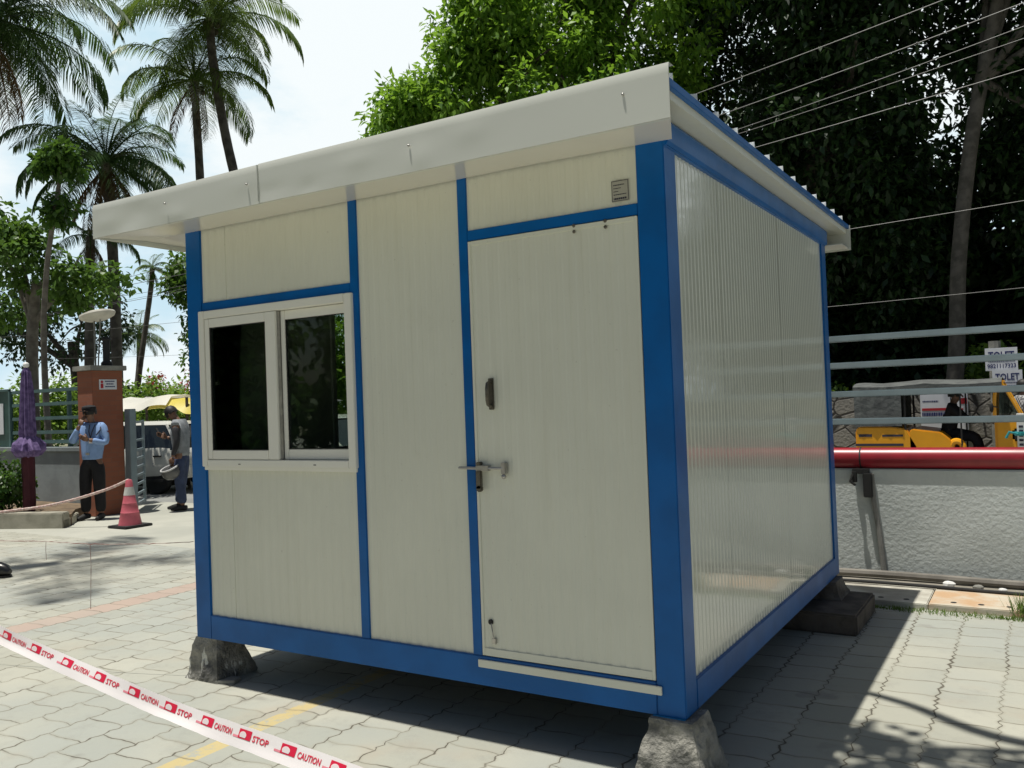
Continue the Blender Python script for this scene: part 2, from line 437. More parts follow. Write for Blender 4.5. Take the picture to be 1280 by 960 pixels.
# rear and left walls
MB().box(.05, 2.95, 3.05, 3.095, .3, 2.62).build('wall_panel', M_cream, cab)
lw = MB()
lw.box(.01, .055, .1, 1.13, .3, 2.62); lw.box(.01, .055, 2.05, 3.0, .3, 2.62)
lw.box(.01, .055, 1.13, 2.05, .3, 1.25); lw.box(.01, .055, 1.13, 2.05, 2.335, 2.62)
lw.build('wall_panel', M_cream, cab)
sw = MB()
sw.box(-.01, .07, 1.13, 1.17, 1.25, 2.335); sw.box(-.01, .07, 2.01, 2.05, 1.25, 2.335); sw.box(-.01, .07, 1.17, 2.01, 2.295, 2.335); sw.box(-.01, .07, 1.17, 2.01, 1.25, 1.29)
w2 = sw.build('window', M_upvc, cab, bevel=.003)
MB().box(.03, .034, 1.17, 2.01, 1.29, 2.295).build('pane', glass_mat('clear_glass', (.85,.88,.86)), w2)
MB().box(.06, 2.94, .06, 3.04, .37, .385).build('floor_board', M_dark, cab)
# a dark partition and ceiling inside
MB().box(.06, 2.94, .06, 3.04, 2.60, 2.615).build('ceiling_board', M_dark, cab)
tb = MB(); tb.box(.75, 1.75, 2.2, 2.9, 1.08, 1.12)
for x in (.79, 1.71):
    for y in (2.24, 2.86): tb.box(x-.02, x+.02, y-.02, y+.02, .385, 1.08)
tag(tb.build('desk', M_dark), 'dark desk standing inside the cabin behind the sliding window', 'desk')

# frame
MB().box(-.004, .126, -.004, .12, .25, 2.665).build('corner_post', M_blue, cab, bevel=.004)
nearp = MB(); nearp.box(2.879, 3.004, -.004, .128, .25, 2.665)
nearp.build('corner_post', M_blue, cab, bevel=.004)
MB().box(2.93, 3.004, 2.975, 3.104, .25, 2.63).build('corner_post', M_blue, cab, bevel=.004)
MB().box(-.004, .08, 3.0, 3.104, .25, 2.63).build('corner_post', M_blue, cab, bevel=.004)
MB().box(.1265, 2.8785, -.006, .1, .252, .388).build('base_beam', M_blue, cab, bevel=.003)
sb = MB(); sb.box(2.9, 3.006, .1285, 2.9745, .252, .377)
sb.build('base_beam', M_blue, cab, bevel=.003)
MB().box(.08, 2.93, 3.0, 3.1, .252, .377).build('base_beam', M_blue, cab)
MB().box(.0, .1, .12, 3.0, .252, .377).build('base_beam', M_blue, cab)
for x0, x1 in ((1.277, 1.332), (1.966, 2.017)):
    MB().box(x0, x1, -.002, .05, .3885, 2.66).build('mullion', M_blue, cab, bevel=.002)
MB().box(.1265, 1.2765, -.0015, .05, 2.154, 2.205).build('cross_bar', M_blue, cab, bevel=.002)
MB().box(2.0175, 2.8785, -.0015, .05, 2.324, 2.372).build('cross_bar', M_blue, cab, bevel=.002)
tbm = MB(); tbm.prism([(2.94,2.59),(3.012,2.59),(3.022,2.61),(3.022,2.685),(3.012,2.706),(2.94,2.706)], -.002, 3.106, 'y')
tbm.build('top_beam', M_blue, cab, bevel=.006)
MB().box(-.012, .06, -.002, 3.106, 2.635, 2.706).build('top_beam', M_blue, cab)
MB().box(.06, 2.94, 3.03, 3.106, 2.6, 2.706).build('top_beam', M_blue, cab)
MB().box(.06, 2.94, .06, .10, 2.622, 2.706).build('top_beam', M_blue, cab)

# door
door = corrugated(2.022, 2.874, .396, 2.318, .001, **FR).build('door', M_cream, cab)
df = MB()
df.box(2.019, 2.034, -.0035, .02, .392, 2.32); df.box(2.862, 2.876, -.0035, .02, .392, 2.32)
df.box(2.034, 2.862, -.0035, .02, .392, .428); df.box(2.034, 2.862, -.0035, .02, 2.30, 2.32)
df.build('door_frame', M_cream, door, bevel=.0015)
hd = MB()
hd.box(2.108, 2.134, -.010, .0, 1.53, 1.675)
hd.tube([(2.121,-.008,1.66),(2.121,-.035,1.65),(2.121,-.04,1.63),(2.121,-.04,1.575),(2.121,-.035,1.555),(2.121,-.008,1.545)], .009, 8)
hd.build('handle', M_brass, door, bevel=.002, smooth=True)
bt = MB()
bt.tube([(1.935,-.022,1.262),(2.185,-.022,1.262)], .0075, 8)
bt.box(2.034, 2.105, -.030, -.003, 1.250, 1.274); bt.box(2.172, 2.196, -.028, -.002, 1.237, 1.288)
bt.ball((2.184,-.022,1.225), .012)
bt.build('slide_bolt', M_steel, door, bevel=.002, smooth=True)
hs = MB(); hs.box(2.036, 2.06, -.028, -.003, 1.272, 1.29); hs.box(2.038, 2.066, -.036, -.018, 1.165, 1.25); hs.lathe([(.017,-.009),(.017,.009)], 12, M=Matrix.Translation((2.053,-.027,1.168)) @ Matrix.Rotation(PI/2,4,'X'))
hs.build('hasp', M_brass, door, bevel=.003)
kh = MB(); kh.lathe([(.011,-.006),(.013,0),(.011,.004)], 12, M=Matrix.Translation((2.07,-.003,.55)) @ Matrix.Rotation(PI/2,4,'X'))
kh.build('bolt_hole', M_rub, door)
hk = MB(); hk.tube([(2.076,-.008,.545),(2.085,-.012,.51),(2.09,-.010,.475)], .0035, 6); hk.box(2.078, 2.10, -.012, -.002, .452, .478)
hk.build('floor_bolt', M_steel, door, bevel=.002)
hg = MB()
for x in (2.58, 2.73):
    for z in (2.318, 2.292): hg.ball((x, -.004, z), (.008,.006,.008), 8, 5)
hg.build('bolt_heads', M_brass, door, smooth=True)
MB().box(2.0, 2.905, -.016, -.0065, .338, .374).build('door_sill', M_cream, cab, bevel=.002)
# plate over the door
pl = MB(); pl.box(2.762, 2.842, .002, .0065, 2.392, 2.482)
plate = pl.build('maker_plate', mat('dull_plate', (.42,.41,.35), .45, var=.1), cab, bevel=.001)
pr = MB(); R_ = random.Random(3)
for x0, x1, z0, z1 in ((2.764,2.84,2.478,2.480),(2.764,2.84,2.394,2.396),(2.764,2.766,2.396,2.478),(2.838,2.84,2.396,2.478)): pr.box(x0,x1,.0012,.003,z0,z1)
for i, (l, h) in enumerate(((.8,.004),(.55,.003),(.35,.003),(.95,.0035),(.95,.008))):
    x = 2.772; z = 2.462 - i*.0135 - (.004 if i == 4 else 0); e = 2.772 + .062*l
    while x < e:
        w = R_.uniform(.003, .009); pr.box(x, min(x+w, e), .0012, .003, z-h/2, z+h/2); x += w + .0016
pr.build('plate_print', M_ink, plate)

# sliding window
wf = MB()
wf.box(.112, .160, -.022, .05, 1.252, 2.154); wf.box(1.246, 1.296, -.022, .05, 1.252, 2.152)
wf.box(.160, 1.246, -.022, .05, 2.108, 2.153); wf.box(.160, 1.246, -.022, .05, 1.252, 1.292)
win = wf.build('window', M_upvc, cab, bevel=.003)
def sash(x0, x1, z0, z1, y0, y1, l, r, t, b):
    m = MB(); m.box(x0, x0+l, y0, y1, z0, z1); m.box(x1-r, x1, y0, y1, z0, z1)
    m.box(x0+l, x1-r, y0, y1, z1-t, z1); m.box(x0+l, x1-r, y0, y1, z0, z0+b)
    s = m.build('sash', M_upvc, win, bevel=.003)
    MB().box(x0+l-.004, x1-r+.004, (y0+y1)/2-.002, (y0+y1)/2+.002, z0+b-.004, z1-t+.004).build('pane', M_glass, win)
    g = MB(); yy = y0+.012; k_ = .004
    g.box(x0+l, x0+l+k_, yy-.01, yy, z0+b, z1-t); g.box(x1-r-k_, x1-r, yy-.01, yy, z0+b, z1-t)
    g.box(x0+l, x1-r, yy-.01, yy, z1-t-k_, z1-t); g.box(x0+l, x1-r, yy-.01, yy, z0+b, z0+b+k_)
    g.build('gasket', M_rub, win)
sash(.162, .742, 1.294, 2.106, -.018, .006, .040, .082, .052, .052)
sash(.752, 1.244, 1.294, 2.106, .012, .036, .034, .02, .05, .055)
tk = MB(); tk.box(.743, .751, -.006, .012, 1.294, 2.106); tk.build('track', M_steel, win)
sl = MB()
for x in (.42, 1.0): sl.box(x, x+.018, -.0235, -.018, 1.266, 1.270)
sl.build('drain_slots', M_rub, win)
MB().box(.120, 1.290, -.012, .0, 1.232, 1.2515).build('window_sill', M_upvc, win, bevel=.002)

# roof
rf = MB()
def rz(y): return 2.760 - .001*(y+.36)
xl, xr = -.37, 3.105
rf.add([(xl,-.325,rz(-.325)-.05),(xr,-.325,rz(-.325)-.05),(xr,3.36,rz(3.36)-.05),(xl,3.36,rz(3.36)-.05),
        (xl,-.325,rz(-.325)),(xr,-.325,rz(-.325)),(xr,3.36,rz(3.36)),(xl,3.36,rz(3.36))],
       [(3,2,1,0),(4,5,6,7),(0,1,5,4),(1,2,6,5),(2,3,7,6),(3,0,4,7)])
roof = rf.build('roof', M_cream, cab)
tr = MB(); tr.prism([(-.352, rz(-.352)-.018), (3.365, rz(3.365)-.018), (3.365, rz(3.365)+.010), (-.352, rz(-.352)+.014)], 3.1055, 3.128, 'x')
tr.build('roof_trim', M_blue, roof, bevel=.002)
M_rib = translucent_mat('white_ridge_sheet', (.86,.88,.88), .65)
for i in range(13):
    y = -.20 + i*.278; z = rz(y)+.004
    r_ = MB(); r_.prism([(y-.12, z-.002), (y+.018, z+.042), (y+.024, z-.004)], xl+.1, 3.122, 'x')
    r_.build('roof_rib', M_rib, roof)
# fascia with dents: two lapped sheets
def fascia(x0, x1, dy, seed):
    nx = int((x1-x0)/.03); nz = 10; vs = []; rr = random.Random(seed)
    dents = [(rr.uniform(x0, x1), rr.uniform(2.58, 2.74), rr.uniform(.05,.14), rr.uniform(.02,.06), rr.uniform(-.0035,.0035)) for _ in range(9)]
    for k_ in range(nz+1):
        for i in range(nx+1):
            x = x0 + (x1-x0)*i/nx
            zt = 2.782 + .012*(1 - (x+.37)/3.54); zb = 2.578 + .022*(1-(x+.37)/3.54) + .004*mnoise.noise((x*1.3, 2, 0))
            z = zb + (zt-zb)*k_/nz
            y = -.35 + dy + .0018*mnoise.noise((x*2, z*3, 5)) + .003*math.sin(3*(x+.37))
            for dx_, dz_, sx, sz, a in dents: y += a*math.exp(-((x-dx_)/sx)**2 - ((z-dz_)/sz)**2)
            if k_ == nz: y += .006
            vs.append((x, y, z))
    n = nx+1; m = MB(); fs = [(k_*n+i, k_*n+i+1, (k_+1)*n+i+1, (k_+1)*n+i) for k_ in range(nz) for i in range(nx)]
    m.add(vs, fs)
    m.add([(v[0], v[1]+.004, v[2]) for v in vs], fs)
    b = [(v[0], v[1]-.003, v[2]-.004) for v in vs[:n]]; b2 = [(v[0], v[1]+.012, v[2]-.004) for v in vs[:n]]
    m.add(b + b2, [(i, i+1, n+i+1, n+i) for i in range(n-1)])
    t1 = vs[-n:]; t2 = [(v[0], v[1]+.05, v[2]+.002) for v in t1]
    m.add(t1 + t2, [(i, i+1, n+i+1, n+i) for i in range(n-1)])
    if seed == 9: m.box(x0-.003, x0+.002, -.366, -.349, 2.60, 2.782)
    return m.build('fascia', M_fasc, cab, smooth=True, fix=False)
f1 = fascia(-.372, 1.03, .0, 4); f2 = fascia(1.02, 3.172, -.006, 9)
rv = MB()
for x in (.30, .94, 1.97, 2.99): rv.ball((x, -.362, 2.70), (.006,.006,.006), 8, 5)
rv.build('rivets', M_steel, f2, smooth=True)
# left end return of fascia, rear fascia
MB().box(-.374, -.369, -.346, 3.36, 2.60, 2.785).build('fascia', M_fasc, cab)
rfz = rz(3.36)
MB().box(-.37, 3.135, 3.362, 3.368, rfz-.175, rfz+.008).build('fascia', M_fasc, cab)
MB().box(.0, 3.12, 3.11, 3.361, rfz-.165, rfz-.158).build('soffit', M_fasc, cab)
# glossy soffit, its outer end curling
so = MB(); nx = 60; vs = []
for j in range(5):
    for i in range(nx+1):
        t = j/4; x = -.366 + (3.533-.125*t)*i/nx
        z = 2.590 + .016*(1-(x+.37)/3.54) + .026*t*(1 - .4*max(0,(x-2.2)/.97)**2) + .003*mnoise.noise((x*1.5, t, 1))
        vs.append((x, -.343 + .34*t, z))
n = nx+1
so.add(vs, [(j*n+i, j*n+i+1, (j+1)*n+i+1, (j+1)*n+i) for j in range(4) for i in range(nx)])
so.box(-.366, -.005, -.003, 3.36, 2.632, 2.636)
M_soff = mat('glossy_soffit', (.72,.69,.62), .10, var=.05, scale=1.5, spec=.8)
so.build('soffit', M_soff, cab, smooth=True)

# ------------------------------------------------------------------ concrete blocks
def rough_block(name, label, cx, cy, z0, z1, w0, w1, dx=0, dy=0, m=M_conc, seed=0, d0=None, d1=None):
    bm = bmesh.new(); mb = MB(); mb.frustum(0, 0, 0, z1-z0, w0, d0 or w0, w1, d1 or w1, dx, dy)
    vs = [bm.verts.new(v) for v in mb.v]
    for f in mb.f: bm.faces.new([vs[i] for i in f])
    bmesh.ops.recalc_face_normals(bm, faces=bm.faces)
    bmesh.ops.subdivide_edges(bm, edges=bm.edges[:], cuts=14, use_grid_fill=True)
    for v in bm.verts:
        p = v.co*9 + Vector((seed*7.3, 0, 0))
        amp = .012*mnoise.fractal(p, 1, 2, 4)
        e = 1 if .01 < v.co.z < (z1-z0)-.01 else .35
        v.co += v.co.normalized()*0 + Vector((v.co.x, v.co.y, 0)).normalized()*amp*1.6*e
        if v.co.z < 0: v.co.z = 0
        v.co.z = min(v.co.z, z1-z0)
    me = bpy.data.meshes.new(name); bm.to_mesh(me); bm.free(); me.materials.append(m)
    o = bpy.data.objects.new(name, me); C.objects.link(o); o.location = (cx, cy, z0)
    return tag(o, label, 'block', 'concrete blocks under the cabin')
def splash_mat():
    m = mat('splashed_concrete', (.33,.32,.28), .95, c2=(.10,.10,.095), scale=5, bump=.9, bscale=45, dist=.02)
    k = NT(m.node_tree); b = m.node_tree.nodes['Principled BSDF']
    old = b.inputs['Base Color'].links[0].from_socket
    co = k.node('ShaderNodeTexCoord').outputs['Object']; mp = k.node('ShaderNodeMapping'); k.link(co, mp.inputs[0]); mp.inputs['Scale'].default_value = (1,1,.25)
    f = k.step(k.noise(mp.outputs[0], 22, 4), .60, .68)
    k.put(b.inputs['Base Color'], k.mix(f, old, (.62,.62,.57,1)))
    return m
rough_block('concrete_block', 'tapered rough concrete block under the near corner of the cabin', 2.945, .06, 0, .248, .305, .185, seed=1)
rough_block('concrete_block', 'tapered concrete block streaked with white paint under the far left front corner', .035, .125, 0, .248, .29, .18, dx=.03, dy=-.03, m=splash_mat(), seed=2)
rough_block('concrete_block', 'concrete block with shade in its colour on a brick plinth under the rear right corner', 2.93, 2.90, .134, .248, .30, .22, m=mat('shade_dark_concrete', (.17,.155,.13), .95, c2=(.09,.08,.07), scale=6, bump=.8, bscale=40), seed=3)  # shade under the cabin put into this block's darker colour
rough_block('concrete_block', 'concrete block under the hidden rear left corner of the cabin', .1, 2.98, 0, .248, .40, .2, seed=4)
pp = MB(); pp.box(2.74, 3.235, 2.40, 3.10, 0, .132)  # plinth colour carries the shade under the rear corner
tag(pp.build('plinth', mat('shade_brown_block', (.13,.11,.09), .95, c2=(.07,.06,.05), scale=6, bump=.8, bscale=30), bevel=.012), 'low brown plinth carrying the rear right block, shade put into its colour', 'plinth')
bp_ = MB(); bp_.box(2.86, 2.999, -.01, .15, .2485, .2515)  # sliver of blue tape, the sun on it put into the cyan colour
tag(bp_.build('sunlit_blue_tape', mat('sun_bright_cyan', (.02,.25,.55), .4)), 'thin blue tape between near block and cabin corner, sunlight put into its colour', 'blue tape')
ch = MB(); ch.prism([(.16,-.02),(.27,.03),(.25,.10),(.17,.09)], 0, .02, 'z')
tag(ch.build('mortar_chunk', M_conc2, bevel=.003), 'flat pale chunk of mortar lying beside the left block', 'rubble')

# ------------------------------------------------------------------ caution tape in the foreground
# waist-high strip pulled across the lower left, folded along its length
def spline(P, n):
    P = [Vector(p) for p in P]; out = []
    Q = [P[0]*2-P[1]] + P + [P[-1]*2-P[-2]]
    for i in range(1, len(Q)-2):
        for j in range(n):
            t = j/n; a, b, c, d = Q[i-1], Q[i], Q[i+1], Q[i+2]
            out.append(.5*((2*b) + (c-a)*t + (2*a-5*b+4*c-d)*t*t + (3*b-a-3*c+d)*t**3))
    out.append(P[-1]); return out
def strip_frame(path):
    S = [0.]
    for a, b in zip(path, path[1:]): S.append(S[-1] + (b-a).length)
    def at(s):
        s = min(max(s, 0), S[-1]-1e-6); i = max(k for k in range(len(S)-1) if S[k] <= s)
        t = (s-S[i])/(S[i+1]-S[i]); return path[i].lerp(path[i+1], t), (path[i+1]-path[i]).normalized()
    return at, S[-1]
tpath = spline([(.3,-1.86,1.16), (1.33,-1.946,.995), (1.661,-1.975,.939), (2.406,-1.984,.849), (2.816,-2.026,.842), (3.067,-2.047,.836), (3.36,-2.102,.837), (4.4,-2.3,.88)], 14)
tat, tlen = strip_frame(tpath)
TW = .047
def tape_uv(s, v, lift=0.):
    """v 0..1 across, crease at .42"""
    p, t = tat(s)
    tw = .45*mnoise.noise((s*3.1, 3, 1)) + .45
    up = Vector((0,0,1)); side = t.cross(up).normalized()           # away from the viewer's side
    nrm = -side*-1.
    w1 = (up*math.cos(tw) - side*math.sin(tw)).normalized()          # upper flap leans back
    t2 = .70+.45*mnoise.noise((s*4.3,0,7)); w2 = (up*math.cos(t2) - side*math.sin(t2)).normalized()
    c = .42
    q = p + (w1*(v-c)*TW if v > c else w2*(v-c)*TW)
    n_ = t.cross(w1 if v > c else w2).normalized()
    if n_.dot(Vector((4.27,-3.3,1.57)) - p) < 0: n_ = -n_
    return q + n_*lift
tape = thing('caution_tape', 'white and red printed caution tape pulled tight across the lower left foreground', 'tape', tuple(tpath[0]))
NS = 220; tv = []
VV = (0, .2, .42, .6, .8, 1.)
for i in range(NS+1):
    for v in VV:
        e = .045*mnoise.noise((i*.35, v*2, 4))
        tv.append(tape_uv(tlen*i/NS, v+e, .0006*mnoise.noise((i*.8, v*5, 0))))
nv = len(VV)
tm = MB().add(tv, [(i*nv+j, i*nv+j+1, (i+1)*nv+j+1, (i+1)*nv+j) for i in range(NS) for j in range(nv-1)])
tm.build('tape_film', M_tapew, tape, smooth=True)
def tape_text(mb, body, s0, w, v0, v1):
    v, f = text_mesh(body); xs = [p[0] for p in v]; ys = [p[1] for p in v]
    x0, x1, y0, y1 = min(xs), max(xs), min(ys), max(ys)
    mb.add([tape_uv(s0 + (p[0]-x0)/(x1-x0)*w, v0 + (p[1]-y0)/(y1-y0)*(v1-v0), .0012) for p in v], f)
def tape_patch(mb, s0, s1, v0, v1, lift=.0012, n=8):
    vs = []
    for i in range(n+1):
        for v in (v0, (v0+v1)/2, v1): vs.append(tape_uv(s0+(s1-s0)*i/n, v, lift))
    mb.add(vs, [(i*3+j, i*3+j+1, (i+1)*3+j+1, (i+1)*3+j) for i in range(n) for j in range(2)])
per = .150; s0 = .50; k = 0
while s0 < tlen - .2:
    b = MB(); tape_patch(b, s0, s0+.046, .44, .86)
    blk = b.build('printed_block', M_taper, tape, fix=False)
    cs, cv, rs_, rv_ = s0+.017, .60, .0125, .17                      # white helmeted head on the red block
    poly = [tape_uv(cs+rs_*math.cos(PI*q/10), cv+rv_*math.sin(PI*q/10), .0019) for q in range(11)] + [tape_uv(cs-rs_*.8, .50, .0019), tape_uv(cs+rs_*.8, .50, .0019)]
    b = MB().add(poly, [tuple(range(len(poly)))]); b.build('emblem', M_tapew, blk, fix=False)
    b = MB(); tape_patch(b, s0-.020, s0+.006, .43, .53, .0009); b.build('printed_smear', M_tapep, tape, fix=False)
    b = MB(); tape_text(b, ('CAUTION', 'STOP')[k % 2], s0+.053, (.070, .056)[k % 2], .45, .74)
    b.build('printed_word', M_taper, tape, fix=False)
    k += 1; s0 += per

# thin string tied to the cabin's left corner, two loose ends hanging
st = MB()
sp = spline([(-4.5,-1.2,.83), (-2.6,-.75,.80), (-1.343,-.415,.806), (-.987,-.313,.804), (-.669,-.234,.794), (-.3,-.12,.797), (.0,-.012,.808)], 12)
sp = [p + Vector((0, 0, .004*mnoise.noise((i*.7, 0, 0)))) for i, p in enumerate(sp)]
st.tube(sp, .0024, 5)
st.tube([(-1.,-.318,.803),(-1.003,-.319,.75),(-1.,-.318,.69)], .0016, 5)
st.tube([(-.672,-.235,.794),(-.668,-.235,.66),(-.676,-.236,.52),(-.682,-.236,.40)], .0019, 5)
tag(st.build('barrier_string', mat('twisted_string', (.50,.42,.38), .9, c2=(.22,.08,.07), scale=14, detail=2)), 'thin twisted barrier string with two hanging ends tied to the cabin corner', 'string')

# ------------------------------------------------------------------ right: compound wall, pipe, rails
WY = 4.2
wl = MB(); wl.box(-4.0, 14, WY, WY+.18, 0, .897)
tag(wl.build('compound_wall', M_plast, bevel=.01), 'low grey roughcast compound wall beneath the red pipe', 'wall')
pipe = MB(); pipe.tube([(-2,WY+.057,.983),(8,WY+.057,.983)], .085, 28)
P_ = pipe.build('boom_pipe', M_red, smooth=True)
tag(P_, 'glossy red steel pipe lying along the top of the grey wall', 'pipe')
sp_ = MB(); sp_.lathe([(.0865,-.006),(.0865,.006)], 28, M=Matrix.Translation((2.99,WY+.057,.983)) @ Matrix.Rotation(PI/2,4,'Y'))
sp_.build('strap', M_rub, P_, smooth=True)
br = MB(); br.box(2.93, 3.06, WY-.045, WY-.003, .86, .90); br.box(2.93, 2.965, WY-.06, WY-.02, .79, .88); br.tube([(2.94,WY-.07,.86),(2.92,WY-.09,.80),(2.96,WY-.08,.77)], .012, 6)
br.build('bracket', M_rub, P_, bevel=.003)
cd = MB(); cd.tube([(3.075,WY-.022,.86),(3.085,WY-.022,.62),(3.115,WY-.024,.40),(3.135,WY-.024,.14),(3.14,WY-.024,.06)], [.020,.020,.021,.022,.026], 8)
cdo = tag(cd.build('conduit', mat('grey_conduit', (.25,.25,.235), .7, var=.3, scale=8), smooth=True), 'crooked grey conduit running down the wall below the black box', 'conduit')
bx = MB(); bx.box(3.015, 3.085, WY-.075, WY-.002, .67, .865)
tag(bx.build('junction_box', mat('black_plastic', (.02,.02,.02), .5), bevel=.006), 'small black box fixed to the wall under the red pipe', 'junction box')
def rails(name, label, x0, x1, y, zs, m, posts, ptop, tilt=None, r=.026):
    t = thing(name, label, 'fence', (x0, y, 0))
    for z in zs: MB().box(x0, x1, y-r, y+r, z-r, z+r).build('rail', m, t, bevel=.006)
    for x in posts: MB().box(x-.03, x+.03, y+r+.002, y+r+.06, .9, ptop).build('post', m, t, bevel=.004)
    return t
rails('railing', 'four grey steel rails above the wall with the red pipe', -2, 9, WY+.06, (1.285, 1.515, 1.755, 1.98), M_rail, (-1.9, 2.0, 5.4, 8.8), 2.03)
# drain covers with lifting holes
M_slab = mat('drain_slab', (.52,.51,.44), .9, c2=(.33,.31,.26), scale=3, bump=.3)
M_slab2 = mat('rusty_drain_slab', (.50,.46,.37), .9, c2=(.47,.31,.18), scale=4.5, bump=.3)
for i in range(6):
    x0 = 1.62 + .643*i
    b = MB(); b.box(x0, x0+.635, 3.30, 3.86, -.06, .035 + .004*(i % 2))
    lab = {2: 'pale grey concrete drain cover at the cabin\'s rear corner', 3: 'rust stained concrete drain cover in front of the wall'}.get(i, 'concrete drain cover slab along the foot of the wall' if i > 3 else 'concrete drain cover slab hidden behind the cabin')
    s_ = tag(b.build('drain_cover', M_slab2 if i == 3 else M_slab, bevel=.006), lab, 'drain cover', 'drain covers along the wall')
    h = MB()
    for hx in (.15, .32, .49): h.lathe([(.02,0),(.02,.0015)], 10, c=(x0+hx, 3.40, .0355 + .004*(i % 2)))
    h.build('lifting_holes', M_rub, s_)
ga = MB(); ga.box(-1, 9, 3.87, 4.19, -.06, .02); struct(ga.build('gutter_strip', mat('dirty_gutter', (.16,.15,.12), .95, c2=(.26,.24,.2), scale=4, bump=.5), fix=True))
for k_, (y, z, r) in enumerate(((4.10,.055,.030), (3.80,.05,.013))):
    c = MB(); c.tube(spline([(-1,y,z),(2,y-.01,z),(3.2,y+.01,z+.005),(4.2,y-.015,z),(5.6,y+.01,z),(9,y,z)], 8), r, 8)
    tag(c.build('cable', mat('dusty_pipe', (.20,.185,.16), .8, var=.3) if k_ == 0 else M_rub, smooth=True), ('dusty grey pipe lying along the foot of the wall', 'thin black cable lying across the drain covers')[k_], 'cable')
rr = random.Random(5)
for (x, y, s_, lab, m_) in ((3.62,4.0,.045,'pointed pale stone by the wall foot',M_white), (3.82,3.97,.038,'rounded whitish stone right of the pointed one',M_conc2), (3.98,3.95,.030,'small white plastic knob by the wall',M_white)):
    b = MB(); b.ball((x,y,.02+s_*.4), (s_,s_*.6,s_*.62), 7, 5)
    b.v = [(v[0]+.012*mnoise.noise((v[0]*30,v[1]*30,v[2]*30)), v[1], v[2]) for v in b.v]
    tag(b.build('stone', m_), lab, 'stone')
def blades(name, label, n, fx, seed, hmin, hmax, m=M_grass):
    r = np.random.default_rng(seed); P = fx(r, n); h = r.uniform(hmin, hmax, n); a = r.uniform(0, 2*PI, n)
    d = np.stack([np.cos(a), np.sin(a), 0*a], 1); l = d*(h*.5)[:,None]; l[:,2] = h
    sd = np.stack([-np.sin(a), np.cos(a), 0*a], 1)*.003
    V = np.stack([P-sd, P+sd, P+l*.6+sd*.7+[0,0,.0], P+l], 1).reshape(-1,3)
    F = np.arange(4*n).reshape(-1,4)
    return tag(fast_mesh(name, V, F, m), label, kind='stuff')
def strip_pts(r, n):
    x = r.uniform(1.5, 8, n); keep = np.abs(np.sin(x*3.1)+.6*np.sin(x*7.7+1))
    y = 3.22 + r.normal(0, .035, n)*(.4+keep); return np.stack([x, y, 0*x], 1)
g = blades('grass', 'short grass growing in the joint before the drain covers', 5200, strip_pts, 11, .006, .030); g['category'] = 'grass'
def weed_pts(r, n): a = r.normal(0, .05, (n,3)); a[:,2] = 0; return a + [4.16, 3.32, .03]
w_ = blades('weed', 'wispy green weed sprouting beside the drain covers', 260, weed_pts, 12, .04, .16); w_['kind'] = 'thing'; w_['category'] = 'weed'

# ------------------------------------------------------------------ foliage tools
def leaves(r, cen, n_per, spread, L, w, droop=.5, flat=1.):
    cen = np.repeat(np.asarray(cen), n_per, 0); n = len(cen)
    off = r.normal(0, 1, (n,3)); off /= np.linalg.norm(off, axis=1)[:,None]; off *= (r.random(n)**.5)[:,None]*spread; off[:,2] *= flat
    p = cen + off
    d = off/spread*.8 + r.normal(0,.55,(n,3)); d[:,2] -= droop; d /= np.linalg.norm(d, axis=1)[:,None]
    s = np.cross(d, r.normal(0,.35,(n,3)) + [0,0,1.]); s /= np.linalg.norm(s, axis=1)[:,None]+1e-9
    nn = np.cross(s, d); l = L*r.uniform(.6,1.25,n); ww = (w*r.uniform(.7,1.2,n))[:,None]
    a = p; b = p + d*(l*.45)[:,None] + s*ww + nn*(l*.06)[:,None]; c = p + d*l[:,None] - nn*(l*.10)[:,None]; e = p + d*(l*.45)[:,None] - s*ww + nn*(l*.06)[:,None]
    V = np.stack([a,b,c,e],1).reshape(-1,3)
    return V, np.arange(4*n).reshape(-1,4)
def blob_centres(r, blobs, lump=.0, surf=.45, void=-.12, deep=1.):
    out = []
    for (c, rad, n) in blobs:
        k = 0
        while k < n:
            q = r.normal(0,1,3); q /= np.linalg.norm(q); q *= (surf + (1-surf)*r.random())
            p = np.array(c) + q*np.array(rad)
            if lump and mnoise.noise((p[0]*lump, p[1]*lump*deep, p[2]*lump)) < void: 
                if r.random() < .96: k += .25; continue
            out.append(p); k += 1
    return np.array(out)
def tree(name, label, cat, base, trunk, tr, blobs, n_per, spread, L, w, m, mb_, seed, lump=.5, group=None, droop=.5, limbs=7, surf=.45, flat=1., fine_limbs=True, void=-.12, deep=1.):
    r = np.random.default_rng(seed); t = thing(name, label, cat, base, 0, group)
    T = MB(); pts = spline(trunk, 6); n = len(pts)
    T.tube(pts, [tr[0] + (tr[1]-tr[0])*i/(n-1) for i in range(n)], 10)
    cs = blob_centres(r, blobs, lump, surf, void, deep)
    top = Vector(trunk[-1]); 
    for (c, rad, k_) in blobs:
        c = Vector(c); st_ = pts[int(n*.72)] if limbs else None
        if limbs:
            mid = st_.lerp(c, .5) + Vector((0,0,.15*(c-st_).length))
            T.tube(spline([st_, mid, c], 5), [tr[1]*.8*(1-.085*i) for i in range(11)], 7)
            if fine_limbs:
                for q in r.integers(0, len(cs), limbs):
                    e = Vector(cs[q]); 
                    if (e-c).length < max(rad)*1.2: T.tube(spline([c.lerp(mid,.3), c.lerp(e,.5)+Vector((0,0,.1)), e], 3), [tr[1]*.32*(1-.12*i) for i in range(7)], 5)
    T.build('trunk', mb_, t, smooth=True)
    V, F = leaves(r, cs, n_per, spread, L, w, droop, flat)
    fast_mesh('crown', V, F, m, t, base)
    return t

